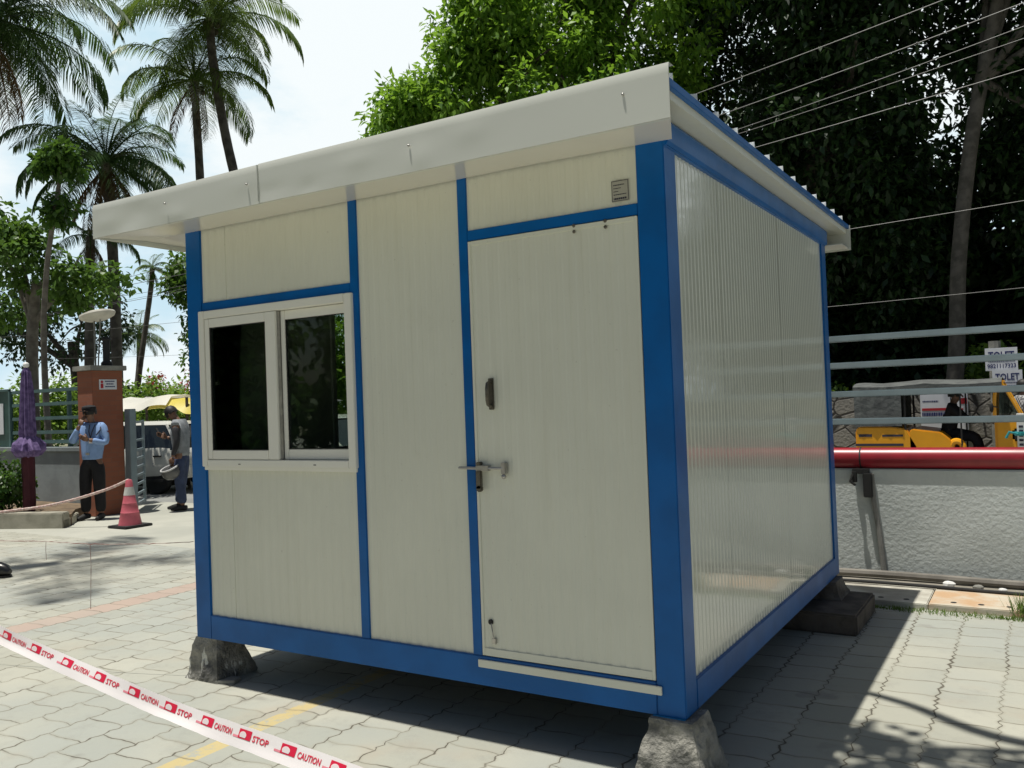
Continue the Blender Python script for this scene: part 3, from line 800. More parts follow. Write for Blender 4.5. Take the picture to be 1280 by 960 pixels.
# ------------------------------------------------------------------ big trees beyond the street
GT = 'big trees across the street'
tree('leafy_tree', 'sunlit bright green leafy tree rising above the left part of the cabin roof', 'tree', (-4.6,15.6,0),
     [(-4.6,15.6,-.1),(-4.5,15.6,2.5),(-4.9,15.2,5.5),(-5.2,15.0,7.2)], (.32,.2),
     [((-6.3,13.6,8.7),(2.3,2.0,1.5),90), ((-8.2,12.9,8.1),(1.4,1.3,.9),34), ((-5.0,14.0,10.4),(2.6,2.2,1.7),100), ((-3.6,14.4,9.0),(2.3,2.2,2.0),95), ((-6.8,13.4,10.3),(1.5,1.3,.9),36), ((-2.6,14.4,11.2),(2.4,2.2,2.0),80), ((-3.8,13.6,7.2),(2.2,1.6,1.2),50)],
     120, .50, .21, .046, L_bright, M_bark, 21, lump=.95, void=.0, group=GT, droop=.45)
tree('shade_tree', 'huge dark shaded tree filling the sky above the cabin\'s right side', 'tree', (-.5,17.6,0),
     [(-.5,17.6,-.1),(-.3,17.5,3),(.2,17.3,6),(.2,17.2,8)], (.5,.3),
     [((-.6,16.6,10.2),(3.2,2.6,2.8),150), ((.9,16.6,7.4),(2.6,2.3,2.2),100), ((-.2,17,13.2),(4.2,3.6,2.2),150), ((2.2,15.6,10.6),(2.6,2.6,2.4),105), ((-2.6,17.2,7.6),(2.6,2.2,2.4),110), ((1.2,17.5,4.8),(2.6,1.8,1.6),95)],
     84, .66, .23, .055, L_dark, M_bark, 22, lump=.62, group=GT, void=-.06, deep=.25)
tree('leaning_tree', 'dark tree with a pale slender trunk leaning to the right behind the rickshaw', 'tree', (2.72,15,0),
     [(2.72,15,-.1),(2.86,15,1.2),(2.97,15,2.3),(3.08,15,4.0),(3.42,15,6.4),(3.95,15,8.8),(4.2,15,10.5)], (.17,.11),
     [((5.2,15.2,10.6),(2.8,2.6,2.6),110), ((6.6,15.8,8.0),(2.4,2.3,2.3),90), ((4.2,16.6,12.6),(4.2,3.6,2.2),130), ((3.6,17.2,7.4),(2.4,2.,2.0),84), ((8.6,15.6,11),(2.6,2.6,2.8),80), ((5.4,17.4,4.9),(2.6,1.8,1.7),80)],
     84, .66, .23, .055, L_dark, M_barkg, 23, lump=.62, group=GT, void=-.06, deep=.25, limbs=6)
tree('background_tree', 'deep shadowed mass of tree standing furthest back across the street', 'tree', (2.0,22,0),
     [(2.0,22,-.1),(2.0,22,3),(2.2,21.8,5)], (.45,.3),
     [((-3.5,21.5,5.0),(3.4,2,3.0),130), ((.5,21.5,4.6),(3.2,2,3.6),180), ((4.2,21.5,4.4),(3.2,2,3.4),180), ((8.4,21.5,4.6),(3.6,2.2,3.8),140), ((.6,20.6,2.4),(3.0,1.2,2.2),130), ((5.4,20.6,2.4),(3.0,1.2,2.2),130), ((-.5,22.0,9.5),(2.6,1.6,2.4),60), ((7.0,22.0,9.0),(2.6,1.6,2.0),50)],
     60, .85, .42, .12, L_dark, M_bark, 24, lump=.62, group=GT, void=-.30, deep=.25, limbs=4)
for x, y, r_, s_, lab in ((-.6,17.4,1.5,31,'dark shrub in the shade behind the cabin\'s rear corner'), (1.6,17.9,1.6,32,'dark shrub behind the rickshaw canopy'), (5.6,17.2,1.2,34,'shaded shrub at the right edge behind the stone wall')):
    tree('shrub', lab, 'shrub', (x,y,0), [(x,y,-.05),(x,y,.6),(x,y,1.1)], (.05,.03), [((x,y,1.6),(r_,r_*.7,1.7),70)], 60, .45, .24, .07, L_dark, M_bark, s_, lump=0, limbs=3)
for x, y, z, r_, s_, lab in ((3.55,15.6,1.95,.5,35,'light green sunlit shrub by the to-let boards'), (3.1,15.9,1.0,.55,36,'light green shrub low behind the windscreen'), (.7,15.7,1.3,.5,37,'light green shrub beside the cabin\'s rear edge')):
    tree('bright_shrub', lab, 'shrub', (x,y,0), [(x,y,-.05),(x,y,z*.5),(x,y,z*.8)], (.03,.02), [((x,y,z),(r_,r_*.7,r_*.6),16)], 40, .24, .15, .045, L_lime, M_bark, s_, lump=0, limbs=3)
# limb reaching over the paving from out on the right
ot = tree('overhanging_tree', 'spreading tree whose branch throws dappled shade at lower right', 'tree', (8.2,1.6,0),
     [(8.2,1.6,-.1),(8.1,1.6,2.5),(7.6,1.5,5.2),(6.8,1.2,6.4)], (.25,.12),
     [((3.0,-.12,6.6),(.35,.12,.15),3), ((2.75,-.2,6.7),(.25,.10,.12),2), ((3.35,-.22,6.6),(.35,.10,.12),4), ((4.4,-.1,6.7),(.9,.35,.3),9), ((3.6,-.42,6.7),(.6,.10,.12),5), ((2.7,-.5,6.8),(.4,.10,.12),4), ((3.9,-.2,6.5),(.5,.12,.12),4), ((6.3,.35,6.9),(1.0,.6,.4),12), ((7.9,1.3,7.4),(1.8,1.6,1.2),40)],
     26, .20, .15, .045, L_mid, M_bark, 41, lump=0, limbs=1, fine_limbs=False)
lb = MB(); lb.tube(spline([(7.0,1.25,6.2),(5.6,.7,6.7),(4.2,.25,6.75),(3.35,.12,6.65),(2.85,.42,6.6),(2.5,.55,6.65)], 6), [.09-.0022*i for i in range(31)], 7)
lb.build('limb', M_bark, ot, smooth=True)

# ------------------------------------------------------------------ stone wall, posters, boards
sw_ = MB(); sw_.box(-3, 12, 14.3, 14.7, -.05, 1.36)
for i in range(60):
    x = -3 + i*.25; sw_.box(x+.01, x+.24, 14.31, 14.69, 1.36, 1.36 + .05 + .05*abs(mnoise.noise((i*1.3,0,0))))
tag(sw_.build('stone_wall', M_stone, bevel=.01), 'grey rubble stone wall behind the yellow rickshaw', 'wall')
def board(name, label, x, y, z, w, h, lines, rz=0., title=None, ink=M_blueink, th=.02, extra=None):
    t = thing(name, label, 'sign', (x, y, z), rz)
    MB().box(-w/2, w/2, 0, th, 0, h).build('panel', M_poster, t, world=False, bevel=.002)
    p = MB(); R_ = random.Random(int(x*100))
    for it in lines:
        if it[0] == 'T': put_text(p, it[1], (-w/2+it[2]*w, -.003, it[3]*h), (1,0,0), (0,0,1), it[4]*w, it[5]*h)
        else:
            a = -w/2 + it[1]*w; e = -w/2 + it[2]*w
            while a < e:
                q = R_.uniform(.02,.06)*w; p.box(a, min(a+q,e), -.003, -.001, it[3]*h, it[4]*h); a += q + .012*w
    p.build('lettering', ink, t, world=False, fix=False)
    if extra:
        q = MB()
        for a0, a1, b0, b1 in extra: q.box(-w/2+a0*w, -w/2+a1*w, -.004, -.001, b0*h, b1*h)
        q.build('lettering', M_redink, t, world=False)
    return t
TL = [('T','TOLET',.10,.50,.80,.34), ('T','9821117323',.06,.10,.88,.20), ('L',.1,.92,.38,.41)]
TL2 = [('T','TOLET',.10,.42,.80,.40), ('L',.15,.85,.26,.30), ('L',.1,.9,.10,.13)]
board('letting_board', 'upper white TOLET board with a phone number, tied to the concrete pole', 3.72, 14.09, 1.77, .50, .40, TL, .05)
board('letting_board', 'lower white TOLET board overlapping beneath the numbered one', 3.80, 14.04, 1.47, .46, .30, TL2, .05, ink=M_blueink)
pl_ = MB(); pl_.tube([(3.62,14.25,-.05),(3.62,14.25,2.3)], [.11,.10], 10)
tag(pl_.build('utility_pole', M_conc2, smooth=False), 'weathered concrete pole behind the TOLET boards', 'pole')
PL = [('L',.08,.6,.80,.83), ('L',.05,.95,.40,.50), ('L',.05,.95,.25,.33)]
board('poster', 'white wall poster with red and blue lines seen through the rickshaw', 2.62, 14.26, .72, .50, .66, PL, extra=[(.05,.95,.55,.62)])
board('poster', 'narrow white wall poster with a red mark right of the larger one', 3.02, 14.26, .72, .27, .66, [('L',.08,.92,.25,.33),('L',.08,.92,.38,.46)], extra=[(.55,.95,.72,.88),(.05,.7,.55,.60)])

# ------------------------------------------------------------------ vehicles
def wheel(parent, x, y, z, r, w):
    M_ = Matrix.Translation((x,y,z)) @ Matrix.Rotation(PI/2,4,'X')
    a = MB(); a.lathe([(r*.55,-w/2),(r*.9,-w/2),(r,-w*.3),(r,w*.3),(r*.9,w/2),(r*.55,w/2)], 22, M=M_)
    wl_ = a.build('wheel', M_rub, parent, world=False, smooth=True)
    b = MB(); b.lathe([(r*.15,-w*.42),(r*.56,-w*.40),(r*.56,w*.40),(r*.15,w*.42)], 16, M=M_); b.build('rim', M_steel, wl_, world=False, smooth=True)
M_carglass = mat('dark_car_glass', (.012,.016,.016), .06, var=0, spec=.8)
M_lampr = mat('red_lamp', (.60,.01,.04), .2, var=0, spec=.7)
def car(name, label, loc, rz):
    t = thing(name, label, 'car', loc, rz)
    # local +X = front
    sec = [(-1.78,.42,.78,.70),(-1.70,.30,.88,.76),(-1.2,.26,.92,.80),(0,.24,.90,.81),(.8,.25,.88,.80),(1.5,.28,.80,.76),(1.82,.38,.66,.66)]
    vs, fs = [], []
    for x, zb, zt, hw in sec:
        for y, z in ((-hw*.92,zb),(-hw,zb+.14),(-hw,zt-.18),(-hw*.93,zt),(hw*.93,zt),(hw,zt-.18),(hw,zb+.14),(hw*.92,zb)): vs.append((x,y,z))
    n = 8
    for i in range(len(sec)-1):
        for j in range(n): fs.append((i*n+j, i*n+(j+1)%n, (i+1)*n+(j+1)%n, (i+1)*n+j))
    fs += [tuple(range(n)), tuple((len(sec)-1)*n+j for j in range(n))]
    b = MB().add(vs, fs); body = b.build('body', M_carw, t, world=False, bevel=.025, smooth=True)
    g = MB(); prof = [(-1.62,.86),(-1.25,1.36),(.28,1.38),(1.02,.86)]
    gv = [(x, s*(.74 if z < 1 else .58), z) for s in (-1,1) for x, z in prof]
    g.add(gv, [(3,2,1,0),(4,5,6,7),(0,1,5,4),(1,2,6,5),(2,3,7,6),(3,0,4,7)])
    g.build('window', M_carglass, t, world=False, bevel=.01)
    rf_ = MB(); rf_.add([(-1.30,-.60,1.355),(.33,-.60,1.37),(.33,.60,1.37),(-1.30,.60,1.355),(-1.2,-.52,1.43),(.2,-.52,1.45),(.2,.52,1.45),(-1.2,.52,1.43)], [(3,2,1,0),(4,5,6,7),(0,1,5,4),(1,2,6,5),(2,3,7,6),(3,0,4,7)])
    rf_.build('roof', M_carw, t, world=False, bevel=.02, smooth=True)
    for s in (-1, 1):
        for (xa,xb) in ((-1.63,-1.27),(1.03,.29),(-.42,-.42)):
            MB().tube([(xa,s*.745,.87),(xb,s*.60,1.37)], .028, 6).build('window_pillar', M_carw, t, world=False, smooth=True)
    for s in (-1, 1):
        a = MB(); a.box(-1.74,-1.60,s*.60-.12,s*.60+.12,.62,.86); a.build('tail_lamp', M_lampr, t, world=False, bevel=.03)
        a = MB(); a.box(1.62,1.78,s*.50-.15,s*.50+.15,.56,.70); a.build('headlight', M_white, t, world=False, bevel=.03)
        a = MB(); a.box(-.25,-.07,s*.815-.012,s*.815+.012,.74,.77); a.box(-1.28,-1.1,s*.81-.012,s*.81+.012,.74,.77); a.build('handle', M_rub, t, world=False)
    a = MB(); a.box(-1.83,-1.73,-.70,.70,.34,.56); a.build('bumper', M_carw, t, world=False, bevel=.03, smooth=True)
    a = MB(); a.box(1.78,1.87,-.66,.66,.34,.54); a.build('bumper', M_carw, t, world=False, bevel=.03, smooth=True)
    a = MB()
    for s in (-1, 1): a.box(-1.5,1.5,s*.80-.012,s*.80+.012,.245,.30)
    a.build('skirt', M_rub, t, world=False)
    for x in (-1.12, 1.18):
        for s in (-1, 1): wheel(t, x, s*.70, .285, .285, .17)
    return t
hd_ = math.atan2(-.28, -.96)
def car_at(px, py, lx, ly, rz): return (px - (lx*math.cos(rz)-ly*math.sin(rz)), py - (lx*math.sin(rz)+ly*math.cos(rz)), -.03)
# the wheel nearest the camera is rear left of a car heading left: local (-1.12, +.70)
car('parked_car', 'white hatchback seen between the steel gate and the man in grey', car_at(-10.66,7.40,-1.12,.78,hd_), hd_)
car('parked_car', 'white car glimpsed through the right window pane of the cabin', (-7.35,8.75,-.03), .03)

def rickshaw(loc, rz):
    t = thing('auto_rickshaw', 'yellow auto rickshaw with a grey canvas hood passing behind the wall', 'rickshaw', loc, rz)
    # local +X = front, body length 2.5
    hw = .62
    b = MB()
    rear = [(0,.35),(0,.86),(.06,.93),(.55,.92),(.80,.88),(.95,.60),(.98,.36)]
    b.prism(rear, -hw, hw, 'y')
    body = b.build('rear_body', M_yell, t, world=False, bevel=.02, smooth=True)
    v_ = MB(); v_.box(.05,.26,-hw-.004,-hw+.01,.755,.80); v_.box(.42,.74,-hw-.004,-hw+.01,.755,.79); v_.box(.0,.74,-hw-.012,-hw,.60,.64)
    v_.build('louvres', M_ink, body, world=False)
    s = MB(); s.prism([(.83,.36),(.83,.84),(.88,.88),(1.30,.82),(1.44,.70),(1.50,.36)], -hw, hw, 'y'); s.build('side_panel', M_yell, t, world=False, bevel=.015, smooth=True)
    f = MB(); f.tube(spline([(1.42,-hw+.06,.40),(1.45,-hw+.06,.62),(1.52,-hw+.06,.67),(1.60,-hw+.06,.62),(1.62,-hw+.06,.45)], 5), .05, 8); f.build('fender', M_yell, t, world=False, smooth=True)
    fl = MB(); fl.box(.9,2.2,-hw+.02,hw-.02,.30,.36); fl.build('floor', M_rub, t, world=False)
    st_ = MB(); st_.box(.55,1.05,-hw+.04,hw-.04,.62,.78); st_.box(.50,.60,-hw+.04,hw-.04,.78,1.15); st_.build('passenger_seat', M_rub, t, world=False, bevel=.02)
    ds = MB(); ds.box(1.25,1.55,-.25,.25,.55,.72); ds.build('driver_seat', M_rub, t, world=False, bevel=.02)
    # canvas hood: roof with sag, closed rear quarter
    nx, ny = 22, 10; vs = []
    for i in range(nx+1):
        for j in range(ny+1):
            x = -.01 + 2.20*i/nx; q = -1 + 2*j/ny
            z = 1.60 + .07*math.cos(q*PI/2)**.6 - .03*abs(math.sin(x*PI/1.1)) + .012*mnoise.noise((x*4,q*3,0)) + .02*math.sin(x*1.4)
            vs.append((x, q*(hw+.02), z))
    m = MB().add(vs, [(i*(ny+1)+j,i*(ny+1)+j+1,(i+1)*(ny+1)+j+1,(i+1)*(ny+1)+j) for i in range(nx) for j in range(ny)])
    m.add([(v[0],v[1],v[2]-.012) for v in vs], [(i*(ny+1)+j,(i+1)*(ny+1)+j,(i+1)*(ny+1)+j+1,i*(ny+1)+j+1) for i in range(nx) for j in range(ny)])
    for sd in (-1, 1):
        edge = []
        for i in range(nx+1):
            x = -.01+2.20*i/nx; edge.append((x, sd*(hw+.02), 1.60-.03*abs(math.sin(x*PI/1.1))+.02*math.sin(x*1.4)))
        low = [(e[0], e[1], e[2]-.10-.04*abs(math.sin(e[0]*PI/.74))) for e in edge]
        m.add(edge+low, [(i,i+1,nx+2+i,nx+1+i) for i in range(nx)])
        for kx in range(7):                                            # creased side flap
            xa, xb = .0+.105*kx, .0+.105*(kx+1)
            ya, yb = sd*(hw+.015+.018*(kx%2)), sd*(hw+.015+.018*((kx+1)%2))
            m.add([(xa,ya,.93),(xb,yb,.93),(xb,yb,1.58),(xa,ya,1.58)], [(0,1,2,3)])
    m.add([(0,-hw,.93),(0,hw,.93),(0,hw,1.6),(0,-hw,1.6)], [(0,1,2,3)])
    m.build('canvas_hood', M_canvas, t, world=False, smooth=True)
    for sd in (-1, 1):
        for xx_, z_, rr_ in ((.78,.86,.018),(1.60,.38,.014)): MB().tube([(xx_,sd*(hw-.02),z_),(xx_,sd*(hw-.02),1.56)], rr_, 6).build('hood_post', M_rub, t, world=False)
    # front cowl and windscreen
    c = MB(); c.prism([(2.06,.30),(2.06,1.04),(2.34,1.04),(2.50,.96),(2.56,.70),(2.50,.40),(2.40,.30)], -.50, .50, 'y')
    cowl = c.build('front_cowl', M_yell, t, world=False, bevel=.04, smooth=True)
    l = MB(); l.box(2.30,2.60,-.53,-.16,.66,.86); l.build('headlight', M_rub, cowl, world=False, bevel=.03)
    tg = MB(); tg.box(2.36,2.58,-.505,-.30,.945,.985); tg.build('badge', M_redink, cowl, world=False, bevel=.005)
    ws = MB()
    for sd in (-1, 1):
        ws.tube(spline([(2.07,sd*.50,1.04),(2.08,sd*.54,1.35),(2.12,sd*.54,1.55),(2.18,sd*.52,1.60)], 4), [.03]*13, 6)
        ws.tube([(2.18,sd*.52,1.60),(2.44,sd*.48,1.04)], .022, 6)
    ws.tube([(2.18,-.52,1.60),(2.18,.52,1.60)], .03, 6)
    ws.build('windscreen_frame', M_yell, cowl, world=False, smooth=True)
    gl = MB(); gl.prism([(2.185,1.58),(2.435,1.05),(2.445,1.05),(2.195,1.58)], -.47, .47, 'y'); 
    for sd in (-1, 1): gl.add([(2.09,sd*.50,1.08),(2.40,sd*.48,1.08),(2.18,sd*.51,1.55),(2.12,sd*.51,1.5)], [(0,1,2,3)])
    gl.build('windscreen', glass_mat('windscreen_glass', (.45,.52,.48)), cowl, world=False)
    mi = MB(); mi.tube([(2.12,-.54,1.2),(2.05,-.68,1.22)], .01, 5); mi.ball((2.04,-.70,1.20), (.03,.05,.08), 8, 6); mi.build('mirror', M_rub, cowl, world=False, smooth=True)
    wheel(t, .42, -.52, .20, .22, .11); wheel(t, .42, .52, .20, .22, .11); wheel(t, 2.22, 0, .20, .22, .11)
    return t
AUTO = (1.58, 12.75, -.03)
rickshaw(AUTO, 0.)

# ------------------------------------------------------------------ people
def skin_obj(name, V, E, Rr, m, parent, root=0, sub=1, merge=None):
    me = bpy.data.meshes.new(name); me.from_pydata([Vector(v) for v in V], E, [])
    o = bpy.data.objects.new('tmp', me); C.objects.link(o)
    o.modifiers.new('s', 'SKIN'); md = o.modifiers.new('u', 'SUBSURF'); md.levels = sub; md.render_levels = sub
    for i, r_ in enumerate(Rr):
        r_ = r_ if isinstance(r_, tuple) else (r_, r_)
        me.skin_vertices[0].data[i].radius = r_; me.skin_vertices[0].data[i].use_root = (i == root)
    dg = bpy.context.evaluated_depsgraph_get(); dg.update()
    me2 = bpy.data.meshes.new_from_object(o.evaluated_get(dg))
    bpy.data.objects.remove(o)
    if merge:
        bm = bmesh.new(); bm.from_mesh(me2); vs = [bm.verts.new(v) for v in merge.v]
        for f in merge.f:
            try: bm.faces.new([vs[i] for i in f])
            except ValueError: pass
        bmesh.ops.recalc_face_normals(bm, faces=bm.faces); bm.to_mesh(me2); bm.free()
    me2.materials.clear(); me2.materials.append(m); me2.name = name
    me2.polygons.foreach_set('use_smooth', [True]*len(me2.polygons))
    ob = bpy.data.objects.new(name, me2); C.objects.link(ob); ob.parent = parent
    return ob
def hand_mesh(mb, wrist, tip_dir, palm_n, side, s=1.):
    """palm with four curled fingers and a thumb; tip_dir along fingers, palm_n out of the palm, side towards thumb"""
    w = Vector(wrist); d = Vector(tip_dir).normalized(); n_ = Vector(palm_n); n_ = (n_ - d*n_.dot(d)).normalized(); sd = d.cross(n_).normalized()*side
    for k_ in range(5):
        o = (k_-2)*.0135*s; mb.tube([w+sd*o*.6, w+d*.045*s+sd*o, w+d*.085*s+sd*o], [.013*s,.016*s,.012*s], 7, flat=1.1)
    for k_, ln in enumerate((.066,.078,.084,.074)):
        o = (k_-1.5)*.018*s; b = w + d*.085*s + sd*o
        mb.tube([b, b+d*ln*.45*s+n_*.008*s, b+d*ln*.8*s+n_*.026*s, b+d*ln*.95*s+n_*.044*s], [.0095*s,.009*s,.008*s,.006*s], 6)
    b = w + d*.025*s + sd*.028*s
    mb.tube([b, b+d*.025*s+sd*.022*s+n_*.012*s, b+d*.055*s+sd*.026*s+n_*.03*s], [.012*s,.0105*s,.007*s], 6)
def head_extras(mb, hc, f, up):
    """nose, brow, lips and ears on the head centred hc, facing f"""
    f = Vector(f).normalized(); up = Vector(up).normalized(); s = f.cross(up).normalized()
    mb.tube([hc+f*.088+up*.012, hc+f*.108-up*.018, hc+f*.100-up*.030], [.009,.016,.012], 6)
    mb.tube([hc+f*.092-up*.058-s*.022, hc+f*.100-up*.055, hc+f*.092-up*.058+s*.022], [.005,.008,.005], 6)
    mb.tube([hc+f*.085+up*.034-s*.045, hc+f*.096+up*.038, hc+f*.085+up*.034+s*.045], [.007,.009,.007], 6)
    for q in (-1, 1): mb.ball(hc+s*q*.082-up*.005, (.018,.022,.030), 8, 6)
def person(label, loc, rz, J, shirt_m, trouser_m, sleeve=None, sleeve_m=None, hf=(0,1,0), hup=(0,0,1), cap=None, seated=False, cat='person', hair=True):
    t = thing('person', label, cat, loc, rz)
    V = []; E = []; Rr = []; ix = {}
    def P(n, p, r, par=None):
        ix[n] = len(V); V.append(p); Rr.append(r)
        if par: E.append((ix[par], ix[n]))
    j = {k_: Vector(v) for k_, v in J.items()}
    P('pel', j['pel'], (.12,.09)); P('wai', j['wai'], (.11,.085), 'pel'); P('che', j['che'], (.125,.09), 'wai'); P('nb', j['nb'], (.06,.055), 'che')
    P('nk', j['nk'], .052, 'nb'); hc = j['hd']; hup = Vector(hup).normalized(); hfv = Vector(hf).normalized()
    P('jaw', hc - hup*.055 + hfv*.012, (.066,.072), 'nk'); P('hd', hc + hup*.012, (.082,.092), 'jaw'); P('crn', hc + hup*.075, (.064,.074), 'hd')
    for s in 'RL':
        P('sh'+s, j['sh'+s], .062, 'che'); P('el'+s, j['el'+s], .043, 'sh'+s); P('wr'+s, j['wr'+s], .029, 'el'+s)
        P('hp'+s, j['hp'+s], .088, 'pel'); P('kn'+s, j['kn'+s], .058, 'hp'+s); P('an'+s, j['an'+s], .040, 'kn'+s)
    ex = MB(); head_extras(ex, hc, hfv, hup)
    for s, q in (('R',1),('L',-1)): hand_mesh(ex, j['wr'+s], j['hd'+s]-j['wr'+s], J.get('pn'+s, (0,1,0)), q)
    body = skin_obj('body', V, E, Rr, M_skin, t, 0, 1, ex)
    ey = MB(); sdv = hfv.cross(hup).normalized()
    for q in (-1, 1): ey.ball(hc + hfv*.085 + hup*.014 + sdv*q*.033, .011, 8, 6)
    ey.build('eyes', M_ink, body, world=False)
    # shirt
    V, E, Rr = [], [], []; ix = {}
    P('wai', j['wai'], (.165,.130)); P('hem', j['pel'] - Vector((0,0,.03 if sleeve == 'long' else .10)), (.172,.135), 'wai'); P('che', j['che'], (.190,.140), 'wai'); P('nb', j['nb'] + Vector((0,0,.01)), (.095,.085), 'che')
    for s in 'RL':
        P('sh'+s, j['sh'+s], .086, 'che'); 
        m_ = j['sh'+s].lerp(j['el'+s], .45 if sleeve == 'none' else .75)
        if sleeve == 'long': P('el'+s, j['el'+s], .060, 'sh'+s); P('cu'+s, j['el'+s].lerp(j['wr'+s], .82), .045, 'el'+s)
        elif sleeve == 'short': P('cu'+s, m_, .064, 'sh'+s)
        else: P('cu'+s, j['sh'+s].lerp(j['el'+s], .12), .070, 'sh'+s)
    skin_obj('shirt', V, E, Rr, shirt_m, t)
    if sleeve_m:
        for s in 'RL':
            V, E, Rr = [], [], []; ix = {}
            P('a', j['sh'+s].lerp(j['el'+s], .08), .066); P('b', j['el'+s], .052, 'a'); P('c', j['el'+s].lerp(j['wr'+s], .9), .040, 'b')
            skin_obj('sleeve', V, E, Rr, sleeve_m, t)
    # trousers
    V, E, Rr = [], [], []; ix = {}
    P('pel', j['pel'], (.155,.122)); P('top', j['pel'].lerp(j['wai'], .5), (.150,.118), 'pel')
    for s in 'RL':
        P('hp'+s, j['hp'+s], .118, 'pel'); P('kn'+s, j['kn'+s], .090, 'hp'+s); P('an'+s, j['an'+s]+Vector((0,0,.02)), .076, 'kn'+s)
    skin_obj('trousers', V, E, Rr, trouser_m, t)
    for s in 'RL':
        a = j['an'+s]; d = (j['to'+s]-a); d.z = 0; d.normalize(); z0 = a.z-.075
        m_ = MB(); m_.tube([a-d*.06+Vector((0,0,-.03)), a+d*.03+Vector((0,0,-.025)), a+d*.11+Vector((0,0,-.042)), a+d*.19+Vector((0,0,-.052))], [.040,.048,.040,.022], 9)
        m_.v = [(v[0], v[1], max(v[2], z0)) for v in m_.v]
        m_.build('shoe', M_rub, t, world=False, smooth=True)
    M_ = Matrix.Translation(hc) @ Matrix(( (sdv.x,hfv.x,hup.x),(sdv.y,hfv.y,hup.y),(sdv.z,hfv.z,hup.z))).to_4x4()
    if cap:
        c = MB(); c.lathe([(.092,.030),(.097,.050),(.103,.075),(.098,.098),(.065,.116),(.01,.122)], 16, M=M_)
        c.prism([(.085*math.cos(a), .07+.085*math.sin(a)) for a in [PI*q/8 for q in range(9)]], .034, .042, 'z', M=M_)
        c.build('cap', cap, t, world=False, smooth=True)
    if hair:
        h = MB(); h.lathe([(.098,-.02),(.103,.02),(.098,.06),(.076,.10),(.03,.122),(.005,.126)], 14, M=M_ @ Matrix.Translation((0,-.014,0)))
        h.build('hair', M_hair, t, world=False, smooth=True)
    return t
face = lambda fx, fy: math.atan2(-fx, fy)
base_J = dict(pel=(0,0,.93), wai=(0,0,1.08), che=(0,-.01,1.28), nb=(0,-.01,1.45), nk=(0,.005,1.51), hd=(0,.03,1.62),
    shR=(.18,0,1.40), shL=(-.18,0,1.40), hpR=(.095,0,.88), hpL=(-.095,0,.88), knR=(.11,.02,.49), knL=(-.11,.015,.49), anR=(.12,0,.08), anL=(-.12,0,.08), toR=(.15,.2,.04), toL=(-.15,.2,.04))
J = dict(base_J, elR=(.25,.12,1.17), wrR=(.07,.19,1.44), hdR=(.02,.16,1.56), pnR=(-.3,-1,0), elL=(-.26,.04,1.15), wrL=(-.06,.20,1.22), hdL=(.06,.22,1.27), pnL=(0,-1,.2), hd=(.01,.035,1.615))
G_ = person('guard in light blue shirt and dark cap, hand at his face, by the brick pillar', (-8.02,4.42,-.002), face(.45,-.89), J, M_shirt, M_blackc, sleeve='long', hf=(.12,1,-.05), cap=M_blackc)
def clip(parent, nm, m, boxes, bev=.003):
    b = MB()
    for q in boxes: b.box(*q)
    b.build(nm, m, parent, world=False, bevel=bev)
clip(G_, 'id_card', M_white, [(-.09,-.03,.128,.133,1.16,1.24)])
ly = MB(); ly.tube([(-.10,.07,1.44),(-.09,.135,1.34),(-.06,.135,1.24)], .008, 5); ly.tube([(-.02,.08,1.44),(-.04,.14,1.34),(-.06,.135,1.24)], .008, 5)
ly.tube([(-.16,.02,1.45),(-.20,.10,1.36),(-.15,.13,1.28)], .010, 5)
ly.build('lanyard', M_ink, G_, world=False)
clip(G_, 'belt_buckle', M_steel, [(-.03,.03,.118,.128,.985,1.02)])
clip(G_, 'arm_badge', mat('dark_red_badge', (.2,.03,.04), .7), [(-.262,-.25,-.02,.03,1.28,1.34)])
J = dict(base_J, che=(0,.015,1.27), nb=(0,.04,1.43), nk=(0,.075,1.49), hd=(0,.15,1.565), shR=(.17,.02,1.39), shL=(-.17,.01,1.39),
    elR=(.22,.10,1.12), wrR=(.12,.30,1.18), hdR=(.08,.38,1.22), pnR=(-1,0,.3), elL=(-.22,-.03,1.10), wrL=(-.20,.06,.86), hdL=(-.19,.08,.76), pnL=(1,0,0),
    knR=(.10,.05,.48), anR=(.11,.12,.08), toR=(.12,.34,.04), knL=(-.10,.0,.49), anL=(-.11,-.05,.08), toL=(-.13,.15,.04))
P2 = person('man in grey vest over dark sleeves and blue jeans, head bowed, beside the gate', (-7.56,5.66,-.004), face(-.88,-.47), J, M_vest, M_denim, sleeve='none', sleeve_m=M_sleeve, hf=(0,.72,-.70), hup=(0,.70,.72), hair=True)
a_ = face(-.88,-.47); R2 = Matrix.Translation((-7.56,5.66,0)) @ Matrix.Rotation(a_,4,'Z')
ph = MB(); ph.box(-.004,.004,-.035,.035,-.075,.075, M=R2 @ Matrix.Translation((.07,.41,1.27)) @ Matrix.Rotation(PI/2,4,'Z') @ Matrix.Rotation(.5,4,'Y'))
tag(ph.build('mobile_phone', M_rub, bevel=.003), 'dark mobile phone held by the man in grey', 'phone')
hm_p = R2 @ Vector((-.22,.11,.70))
he = thing('helmet', 'grey open helmet with a pale rim hanging from the man\'s hand', 'helmet', tuple(hm_p), a_)
hb = MB(); Mh = Matrix.Rotation(PI*.92,4,'X') @ Matrix.Rotation(.35,4,'Y')
hb.lathe([(.130,0),(.145,.05),(.140,.11),(.105,.165),(.05,.19),(.005,.195)], 18, M=Mh); hb.lathe([(.120,0),(.125,.05),(.095,.13),(.02,.16)], 18, M=Mh)
hb.build('shell', mat('grey_helmet', (.10,.10,.10), .35), he, world=False, smooth=True)
hr = MB(); hr.tube([Mh @ Vector((.135*math.cos(q*PI/9), .135*math.sin(q*PI/9), .004)) for q in range(19)], .013, 6); hr.build('rim', mat('pale_rim', (.55,.55,.55), .5), he, world=False, smooth=True)
